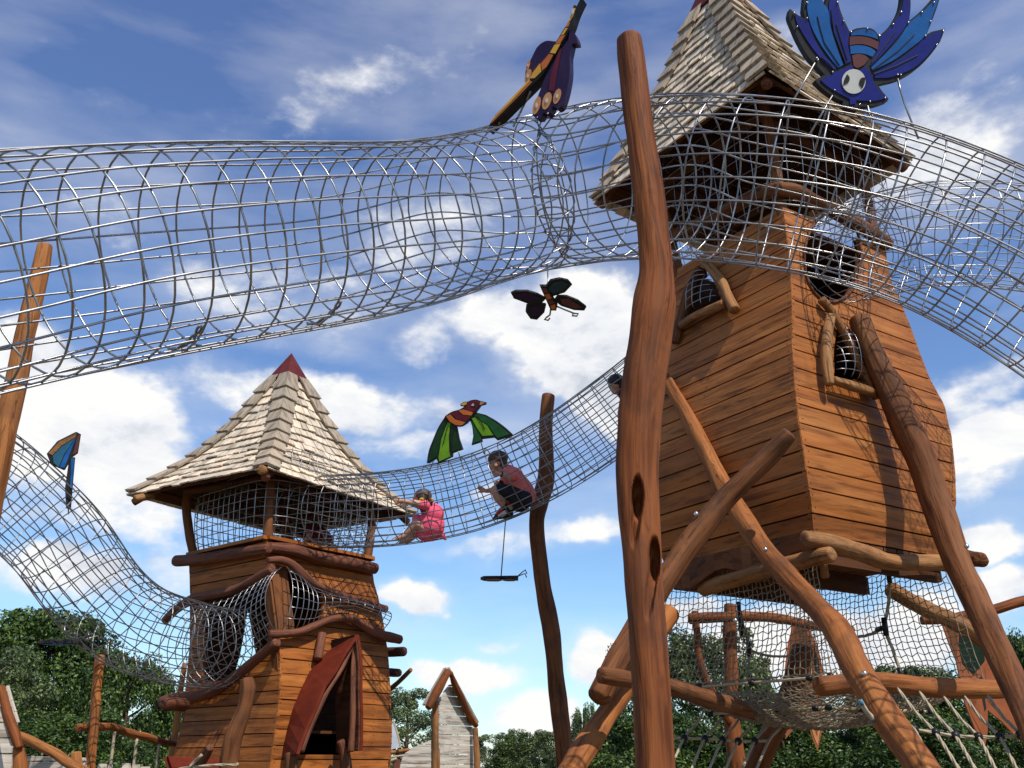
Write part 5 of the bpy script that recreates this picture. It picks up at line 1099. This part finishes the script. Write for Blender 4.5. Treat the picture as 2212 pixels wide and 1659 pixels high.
carved('carved_board', 'carved feather board with pale pointed tips, half hidden in the middle of the rope net', pl,
       [(280, 650), (380, 640), (440, 760), (480, 880), (495, 1000), (500, 1250), (490, 1390), (458, 1540), (420, 1450), (395, 1360), (330, 1330), (230, 1455), (240, 1380), (225, 1150), (225, 950), (245, 780)],
       [('brownpaint', [(290, 670), (365, 660), (420, 780), (430, 950), (400, 1150), (300, 1200), (245, 1100), (250, 880)]), ('green_shaded', [(430, 800), (465, 890), (475, 1000), (440, 1010)]), ('peach', [(410, 1360), (478, 1370), (458, 1500), (432, 1440)]), ('rustorange', [(432, 1365), (458, 1365), (456, 1440), (445, 1420)])], 'y4')
# ------------------------------------------------------------------ hanging rope net under the big tower
net = thing('rope_net', 'brown knotted rope net basket hanging under the floor of the big tower', 'net', PY(1750, 1540, 7.4))
ct = BT.corners(ZB0); cen_ = (ct[0]+ct[2])/2
top4 = [cen_+(c_-cen_)*.97 for c_ in ct]
ZN = 2.04
bot4 = [cen_+(c_-cen_)*s_ for c_, s_ in zip(ct, (.98, 1.12, 1.1, 1.16))]; bot4 = [Vector((p.x, p.y, ZN)) for p in bot4]
def netgrid(name, P, nu, nv, r=.0037, m='net', jit=.012, hexy=True):
    """P(f,g) surface; verticals zigzag so that the cells read as knotted net"""
    mb = MB(); rn = random.Random(name+str(nu)); J = {}
    def Q(i, j):
        if (i, j) not in J: J[(i, j)] = P(i/nu, j/nv)+Vector((rn.uniform(-1, 1), rn.uniform(-1, 1), rn.uniform(-1, 1)))*jit
        return J[(i, j)]
    for i in range(nu+1): wire(mb, [Q(i, j) for j in range(nv+1)], r, 4)
    for j in range(nv+1): wire(mb, [Q(i, j)+Vector((0, 0, (.010 if hexy and (i+j) % 2 else -.004))) for i in range(nu+1)], r, 4)
    return mb.build(name, M[m], net)
for i in (1, 3):
    a, b, c_, d_ = top4[i], top4[(i+1) % 4], bot4[i], bot4[(i+1) % 4]
    out_ = ((a+b)/2-cen_); out_ = Vector((out_.x, out_.y, 0)).normalized()
    def P(f, g, a=a, b=b, c_=c_, d_=d_, out_=out_):
        p = (a+(b-a)*f)*(1-g)+(c_+(d_-c_)*f)*g; return p-out_*.10*math.sin(math.pi*g)*math.sin(math.pi*f)+Vector((0, 0, -.05*math.sin(math.pi*f)*(1-g)))
    netgrid('net_side', P, 34, 19, m='net', jit=.0065)
def Pb(f, g):
    p = (bot4[0]+(bot4[1]-bot4[0])*f)*(1-g)+(bot4[3]+(bot4[2]-bot4[3])*f)*g
    return p-Vector((0, 0, .30*(1-(2*f-1)**2)**.6*(1-(2*g-1)**2)**.6 if 0 < f < 1 and 0 < g < 1 else 0))
netgrid('net_floor', Pb, 44, 44, r=.0046, jit=.010)
for lv, zz in ((0, 0), (1, .55)):
    mb = MB(); loop = []; cl = []
    for i in range(4):
        for k in range(10):
            f = k/10; p = bot4[i]+(bot4[(i+1) % 4]-bot4[i])*f; e = cen_+(p-cen_)*(1-.35*lv); e.z = ZN-.02-.17*lv; loop.append(e)
            if k % 3 == 0: cl.append(e)
    wire(mb, loop, .010, 6, True); rg = mb.build('rim_rope', M['rope'], net, True)
    for e in cl: cb_ = MB(); ball(cb_, e, .024, 8, (1.2, 1.2, .9)); cb_.build('rope_clip', M['clip'], rg, True)
vr = thing('climbing_rope', 'twisted cream rope with black T-joint hanging inside the rope net', 'rope', PY(1961, 1455, 7.1))
A, B_, D_ = [PY(*q('y4', p)[0], 7.1) for p in ((965, 330), (935, 665), (1050, 1000))]
rope('rope', [A, (A+B_)/2+Vector((.01, 0, 0)), B_, (B_+D_)/2, D_], .013, 'rope', vr); E_ = PY(*q('y4', (690, 735))[0], 7.7); rope('rope', [B_, (B_+E_)/2-Vector((0, 0, .02)), E_], .012, 'rope', vr)
mb = MB(); wire(mb, [B_+Vector((.0, 0, .07)), B_-Vector((0, 0, .06))], .022, 8); wire(mb, [B_, B_+(E_-B_).normalized()*.13], .02, 8); mb.build('rope_joint', M['clip'], vr, True)
for a_, b_ in ((A+Vector((0, 0, .14)), A-Vector((0, 0, .02))), (D_+Vector((-.01, 0, .05)), D_-Vector((0, 0, .05)))): mb = MB(); wire(mb, [a_, b_], .02, 8); mb.build('rope_sleeve', M['clip'], vr, True)
vr2 = thing('climbing_rope', 'dark rope with black joint at the left inside the rope net', 'rope', PY(1615, 1470, 8.2))
A, B_, D_ = PY(1595, 1300, 8.2), PY(1618, 1405, 8.2), PY(1614, 1475, 8.2); E_ = PY(1705, 1418, 8.6)
rope('rope', [A, (A+B_)/2, B_, D_], .011, 'net', vr2); rope('rope', [B_, (B_+E_)/2-Vector((0, 0, .02)), E_], .011, 'net', vr2); mb = MB(); wire(mb, [B_+Vector((0, 0, .08)), B_-Vector((0, 0, .05))], .02, 8); mb.build('rope_joint', M['clip'], vr2, True); mb = MB(); wire(mb, [A, A-Vector((0, 0, .3))], .018, 6); mb.build('rope_sleeve', M['clip'], vr2, True)
# climbing ropes at the right bottom
cr = thing('climbing_net', 'cream climbing ropes with black clips slanting down from the front log at lower right', 'net', PY(2050, 1640, 5.0))
tops = [(1025, 1100), (1180, 1125), (1352, 1160), (1500, 1158), (1660, 1150)]; clips = [(1290, 1410), (1430, 1432), (1592, 1440), (1745, 1440), (1890, 1425)]; bots = [(1455, 1665), (1570, 1665), (1715, 1665), (1865, 1665), (2010, 1640)]
for t_, c_, b_ in zip(tops, clips, bots):
    A, B_, D_ = PY(*q('y4', t_)[0], 5.75), PY(*q('y4', c_)[0], 5.35), PY(*q('y4', b_)[0], 5.0); rope('slant_rope', [A, (A+B_)/2-Vector((0, 0, .015)), B_, D_, D_+(D_-B_)*1.5], .0098, 'rope', cr)
A, B_ = PY(*q('y4', (975, 1235))[0], 5.3), PY(*q('y4', (1140, 1390))[0], 5.3); rope('slant_rope', [A, B_, PY(*q('y4', (1215, 1540))[0], 5.1), PY(*q('y4', (1290, 1670))[0], 4.95)], .0098, 'rope', cr)
cp = [PY(*q('y4', p)[0], 5.35) for p in [(1010, 1330), (1140, 1385), (1290, 1410), (1430, 1432), (1592, 1440), (1745, 1440), (1890, 1425), (2060, 1380), (2200, 1300)]]
crr = rope('cross_rope', cp, .0098, 'rope', cr); pass
for p in cp[1:7]:
    mb = MB(); ball(mb, p, .026, 10); mb.build('rope_clip', M['clip'], crr, True)
pass
# rope tail threaded through the front leg
tr = thing('rope_tail', 'short cream rope end with blue whipping threaded through the front leg', 'rope', PY(1880, 1560, 4.6))
P = [PY(*q('y4', p)[0], 4.72) for p in [(752, 1180), (775, 1215), (810, 1265), (850, 1310), (865, 1325)]]; rope('rope', P, .013, 'rope', tr)
mb = MB(); wire(mb, [P[0], P[1]], .014, 6); wire(mb, [P[3], P[4]], .015, 6); mb.build('whipping', M['teal'], tr, True)
# climbing ropes at the left under the net
cl_ = thing('climbing_net', 'cream climbing ropes with black clips behind the thick carved post, under the net', 'net', PY(1560, 1640, 7.6))
cpz = [(320, 1120), (420, 1128), (575, 1138), (675, 1141), (760, 1146), (835, 1153), (915, 1152), (985, 1150)]
cp = [PY(*q('z4', p)[0], 7.4) for p in cpz]; crr = rope('cross_rope', cp, .011, 'rope', cl_, False); pass
for p in cp[2:7]:
    mb = MB(); ball(mb, p, .03, 10); mb.build('rope_clip', M['clip'], crr, True)
pass
for x, y in cpz[1:]:
    A, B_, D_ = PY(*q('z4', (x+115, y-165))[0], 7.9), PY(*q('z4', (x, y))[0], 7.4), PY(*q('z4', (x-75, y+170))[0], 7.0); rope('slant_rope', [A, (A+B_)/2-Vector((0, 0, .02)), B_, D_, D_+(D_-B_)*.8], .010, 'rope', cl_, False)
# ------------------------------------------------------------------ people: one continuous skin each, clothes and hair as parts
class Blob:
    """figure volumes placed in the view of the photograph, fused into one smooth continuous surface"""
    def __init__(s, k, D): s.k, s.D, s.mb = k, D, MB()
    def p(s, x, y, dz=0): u, v = q(s.k, (x, y))[0]; return PD(u, v, s.D+dz)
    def cap(s, a, r0, b, r1):
        A, B = (s.p(*a) if not isinstance(a, Vector) else a), (s.p(*b) if not isinstance(b, Vector) else b)
        ball(s.mb, A, r0, 14); ball(s.mb, B, r1, 14)
        if (B-A).length > 1e-4:
            t, u, w_ = frames([A, B])[0]; V = []; n = 14
            for P_, r in ((A, r0), (B, r1)): V += [P_+(u*math.cos(2*math.pi*i/n)+w_*math.sin(2*math.pi*i/n))*r*.995 for i in range(n)]
            s.mb.add(V, [(i, (i+1) % n, n+(i+1) % n, n+i) for i in range(n)]+[tuple(range(n))[::-1], tuple(range(n, 2*n))])
        return s
    def chain(s, *pr):
        for (a, r0), (b, r1) in zip(pr, pr[1:]): s.cap(a, r0, b, r1)
        return s
    def ell(s, c, a, b, d, ang=0):
        Cc = s.p(*c); ca, sa = math.cos(math.radians(ang)), math.sin(math.radians(ang)); ax, bx = RT*ca+UP*sa, UP*ca-RT*sa; V = []; Fc = []; n = 18; m = 10
        for i in range(m+1):
            ph = math.pi*i/m
            for k in range(n):
                th = 2*math.pi*k/n; V.append(Cc+ax*a*math.cos(th)*math.sin(ph)+FW*d*math.sin(th)*math.sin(ph)+bx*b*math.cos(ph))
        for i in range(m):
            for k in range(n): l = (k+1) % n; Fc.append((i*n+k, (i+1)*n+k, (i+1)*n+l, i*n+l))
        s.mb.add(V, Fc); return s
    def hand(s, w_, dirx, diry, curl, dz, side=1):
        """palm, four unequal bent fingers and a thumb; w_ wrist pixel"""
        k = ZM[s.k][2]/F*s.D; W0 = s.p(w_[0], w_[1], dz); d = (RT*dirx-UP*diry).normalized(); up = (UP*dirx+RT*diry).normalized()*side; dep = FW
        pc = W0+d*.030
        s.cap(W0, .019, pc, .019); s.cap(W0+d*.02+up*.012, .013, pc+up*.012, .012); s.cap(W0+d*.02-up*.012, .013, pc-up*.012, .012)
        for o, l in ((.017, .036), (.006, .043), (-.006, .040), (-.017, .030)):
            b0 = pc+up*o+d*.014; b1 = b0+d*l*.55-dep*l*.25; b2 = b1+(d*(1-curl)-dep*.4-up*curl*.9).normalized()*l*.55
            s.cap(b0, .0085, b1, .008); s.cap(b1, .008, b2, .007)
        t0 = W0+d*.012+up*.018; t1 = t0+d*.02+up*.016-dep*.01; s.cap(t0, .0105, t1, .009); s.cap(t1, .009, t1+d*.02-dep*.01, .0078)
        return s
    def make(s, name, m, parent=None, loc=None, vox=.006, smooth=6):
        tmp = s.mb.build(name+'_tmp', M[m]); md = tmp.modifiers.new('r', 'REMESH'); md.mode = 'VOXEL'; md.voxel_size = vox; md.use_smooth_shade = True
        sm = tmp.modifiers.new('s', 'SMOOTH'); sm.factor = .5; sm.iterations = smooth
        dg = bpy.context.evaluated_depsgraph_get(); dg.update(); ev = bpy.data.meshes.new_from_object(tmp.evaluated_get(dg)); old = tmp.data; bpy.data.objects.remove(tmp); bpy.data.meshes.remove(old)
        o0 = origin_of(parent) if parent is not None else Vector(loc); ev.name = name
        ev.transform(Matrix.Translation(-o0)); ev.materials.clear(); ev.materials.append(M[m]); ev.polygons.foreach_set('use_smooth', [True]*len(ev.polygons))
        o = bpy.data.objects.new(name, ev); C.objects.link(o); o.parent = parent
        if parent is None: o.location = loc
        return o
def dot(name, c, r, m, parent, sc=(1, 1, 1)): mb = MB(); ball(mb, c, r, 10, sc); return mb.build(name, M[m], parent, True)
GP = 'children in the tunnels'
# --- crouching boy
b = Blob('y6', 9.62)
b.ell((775, 478), .090, .086, .078); b.ell((728, 552), .056, .062, .056, 15); b.ell((700, 520), .030, .035, .040); b.cap((690, 545, 0), .010, (674, 562, 0), .012); b.cap((690, 592, 0), .012, (684, 596, 0), .014); b.cap((720, 600, 0), .03, (705, 612, 0), .018)
b.chain(((795, 575), .042), ((865, 640), .048), ((960, 720), .085), ((1040, 805), .085), ((1120, 930), .09))
b.chain(((925, 645, -.09), .040), ((972, 708, -.15), .034), ((885, 690, -.18), .031), ((800, 668, -.2), .022)); b.hand((790, 664), -1, -.35, .75, -.2, 1)
b.chain(((900, 670, .09), .040), ((790, 845, .14), .032), ((700, 880, .13), .029), ((615, 892, .11), .021)); b.hand((606, 890), -1, -.55, .35, .11, 1)
for dz, ox, oy in ((-.085, 0, 0), (.085, 45, -70)):
    b.chain(((1090, 985, dz*.8), .075), ((742+ox, 882+oy, dz*1.4), .052), ((790+ox, 985+oy*.7, dz*1.4), .054), ((866+ox, 1105+oy*.5, dz*1.2), .032), ((850+ox, 1190+oy*.5, dz*1.2), .034))
boy = b.make('person', 'skin', None, b.p(860, 1250), .0045); tag(boy, 'boy in coral shirt and black shorts crouching in the middle tunnel', 'person', GP)
t = Blob('y6', 9.62); t.chain(((868, 600), .046), ((915, 640), .078), ((965, 705), .107), ((1035, 795), .112), ((1115, 880), .108), ((1175, 935), .085)); t.ell((1165, 935), .11, .055, .10, -50)
t.chain(((915, 645, -.085), .062), ((985, 690, -.145), .053)); t.chain(((900, 660, .085), .058), ((868, 740, .13), .05)); t.make('shirt', 'coral', boy)
t = Blob('y6', 9.62)
for dz, ox, oy in ((-.085, 0, 0), (.085, 40, -60)): t.chain(((1110, 1000, dz*.8), .098), ((960+ox*.5, 930+oy*.5, dz*1.1), .082), ((805+ox, 872+oy, dz*1.4), .066))
t.ell((1100, 1040), .12, .085, .15, 40); t.make('shorts', 'shorts', boy)
t = Blob('y6', 9.62); t.ell((782, 448), .102, .075, .087, -4); t.ell((832, 505), .056, .072, .074); t.ell((690, 472), .040, .042, .06); t.ell((838, 562), .030, .05, .05); t.make('hair', 'hair', boy)
b.cap((0, 0), .001, (0, 0), .001)
dot('ear', b.p(748, 540, -.070), .026, 'skin', boy, (.8, .4, 1.2))
for dz in (-.036, .036): dot('eye', b.p(686, 524, dz), .0085, 'black', boy)
for dz, ox, oy in ((-.105, 0, 0), (.1, 110, -95)):
    t = Blob('y6', 9.62); t.chain(((925+ox, 1195+oy, dz), .042), ((850+ox, 1205+oy, dz), .040), ((760+ox, 1228+oy, dz), .028)); t.cap((880+ox, 1150+oy, dz), .040, (850+ox, 1190+oy, dz), .042); t.cap((940+ox, 1222+oy, dz), .026, (725+ox, 1252+oy, dz), .016); sh_ = t.make('shoe', 'clip', boy)
    t = Blob('y6', 9.62); t.chain(((820+ox, 1140+oy, dz-.02), .026), ((780+ox, 1190+oy, dz-.02), .022)); t.make('shoe_tongue', 'shoered', sh_)
    t = Blob('y6', 9.62); t.chain(((790+ox, 1215+oy, dz-.028), .016), ((870+ox, 1165+oy, dz-.034), .016)); t.chain(((830+ox, 1225+oy, dz-.03), .014), ((880+ox, 1190+oy, dz-.036), .014)); t.make('shoe_stripe', 'white', sh_)
    t = Blob('y6', 9.62); t.cap((868+ox*.8, 1135+oy*.9, dz), .037, (856+ox*.7, 1075+oy*.8, dz), .038); t.make('sock', 'black', boy)
mb = MB(); c0 = b.p(822, 673, -.195); ax = (b.p(885, 690, -.18)-c0).normalized(); u_ = ax.orthogonal().normalized(); w_ = ax.cross(u_); wire(mb, [c0+(u_*math.cos(a)+w_*math.sin(a))*.026 for a in [i*math.pi/8 for i in range(16)]], .007, 6, True); mb.build('wristband', M['clip'], boy, True)
# --- seated girl seen from behind her right shoulder
b = Blob('z5', 9.62); b.ell((300, 1005), .085, .084, .078); b.ell((268, 1022), .045, .052, .05); b.cap((246, 1018, -.01), .009, (240, 1024, -.01), .011)
b.chain(((310, 1030), .040), ((335, 1060), .045), ((360, 1110), .075), ((372, 1180), .08), ((360, 1240), .09))
b.chain(((325, 1058, -.085), .040), ((245, 1041, -.13), .032), ((178, 1031, -.16), .022)); b.hand((172, 1030), -1, .05, .5, -.16, 1)
b.chain(((340, 1068, .085), .038), ((285, 1066, .12), .031), ((222, 1046, .16), .021)); b.hand((216, 1044), -1, -.1, .5, .16, 1)
for dz, pts in ((-.06, ((345, 1225), (262, 1178), (190, 1258), (150, 1274), (112, 1286))), (.05, ((350, 1240), (285, 1222), (230, 1276), (195, 1294), (156, 1305)))):
    b.chain(((*pts[0], dz), .065), ((*pts[1], dz*1.3), .050), ((*pts[2], dz*1.4), .031), ((*pts[3], dz*1.5), .026), ((*pts[4], dz*1.6), .016))
    for i in range(5): b.cap((pts[4][0]+3, pts[4][1], dz*1.6-.02+.01*i), .009, (pts[4][0]-5+i*1.2, pts[4][1]+1, dz*1.6-.02+.01*i), .0075-.0006*i)
girl = b.make('person', 'skin', None, b.p(360, 1295), .0045); tag(girl, 'barefoot girl in bright pink dress sitting in the middle tunnel reaching left', 'person', GP)
t = Blob('z5', 9.62); t.ell((355, 1195), .150, .158, .135, -18); t.ell((372, 1115), .118, .110, .105, -20); t.ell((340, 1066), .062, .058, .085); t.ell((280, 1160), .075, .060, .10, -30); t.ell((325, 1255), .10, .065, .12, -15); t.chain(((430, 1255), .040), ((458, 1284), .012))
t.cap((322, 1058, -.085), .052, (296, 1053, -.1), .047); t.cap((340, 1070, .085), .05, (315, 1070, .1), .045); t.make('dress', 'pink', girl)
t = Blob('z5', 9.62); t.ell((308, 998), .092, .080, .086); t.ell((330, 1022), .055, .060, .075); t.chain(((302, 1030, -.08), .030), ((296, 1068, -.085), .028), ((304, 1110, -.08), .014)); t.chain(((366, 1026, -.04), .022), ((362, 1050, -.06), .014)); t.make('hair', 'hair', girl)
for x, y, dz in ((298, 1022, -.1), (366, 1022, -.06)):
    t = Blob('z5', 9.62)
    for i in range(6): t.ell((x+(R()-.5)*18, y+(R()-.5)*18, dz+(R()-.5)*.03), .014, .014, .014)
    t.make('hair_bobble', 'yellow', girl)
# --- dark haired child climbing the top of the middle tunnel
b = Blob('ov', 9.42); b.ell((1330, 829), .080, .086, .080); b.ell((1331, 842), .055, .05, .06); b.cap((1329, 846, -.07), .01, (1328, 849, -.08), .011); b.chain(((1338, 842), .04), ((1348, 848), .06), ((1366, 866), .085), ((1392, 900), .09))
for dz in (-.09, .09):
    b.chain(((1348, 856, dz), .038), ((1340, 892, dz*1.4), .03), ((1341, 920, dz*1.3), .022)); b.hand((1341, 922), -.2, 1, .5, dz*1.3, 1)
    b.chain(((1390, 905, dz*.8), .065), ((1372, 940, dz*1.2), .05), ((1400, 925, dz*1.2), .035), ((1418, 912, dz*1.2), .03))
kid = b.make('person', 'skin', None, b.p(1395, 935), .0055); tag(kid, 'dark haired child peeping out behind the thick carved post, high in the middle tunnel', 'person', GP)
t = Blob('ov', 9.42); t.ell((1331, 823), .088, .075, .09); t.ell((1340, 832), .06, .06, .08); t.make('hair', 'hair2', kid)
t = Blob('ov', 9.42); t.chain(((1346, 847), .068), ((1366, 866), .10), ((1393, 900), .105)); t.make('shirt', 'wine', kid)
# --- child crouched inside the cage of the small tower
b = Blob('y2', 10.9); b.ell((1236, 1312), .078, .085, .078); b.ell((1226, 1330), .05, .05, .05); b.cap((1212, 1330, -.02), .01, (1208, 1336, -.02), .011); b.chain(((1256, 1322), .04), ((1300, 1330), .08), ((1360, 1360), .09), ((1390, 1395), .09))
for dz in (-.1, .1):
    b.chain(((1296, 1340, dz), .036), ((1272, 1388, dz), .03), ((1248, 1414, dz), .022)); b.hand((1246, 1416), -1, .3, .4, dz, 1)
    b.chain(((1385, 1400, dz*.8), .06), ((1322, 1408, dz), .045), ((1390, 1428, dz), .032), ((1410, 1432, dz), .028))
k2 = b.make('person', 'skin', None, b.p(1340, 1430), .006); tag(k2, 'shaded child in dark red top crawling in the wire cage of the small tower', 'person', GP)
t = Blob('y2', 10.9); t.chain(((1275, 1324), .06), ((1305, 1328), .105), ((1362, 1355), .125), ((1395, 1390), .125)); t.make('shirt', 'wine', k2)
t = Blob('y2', 10.9); t.ell((1240, 1305), .09, .078, .086); t.make('hair', 'hair2', k2)
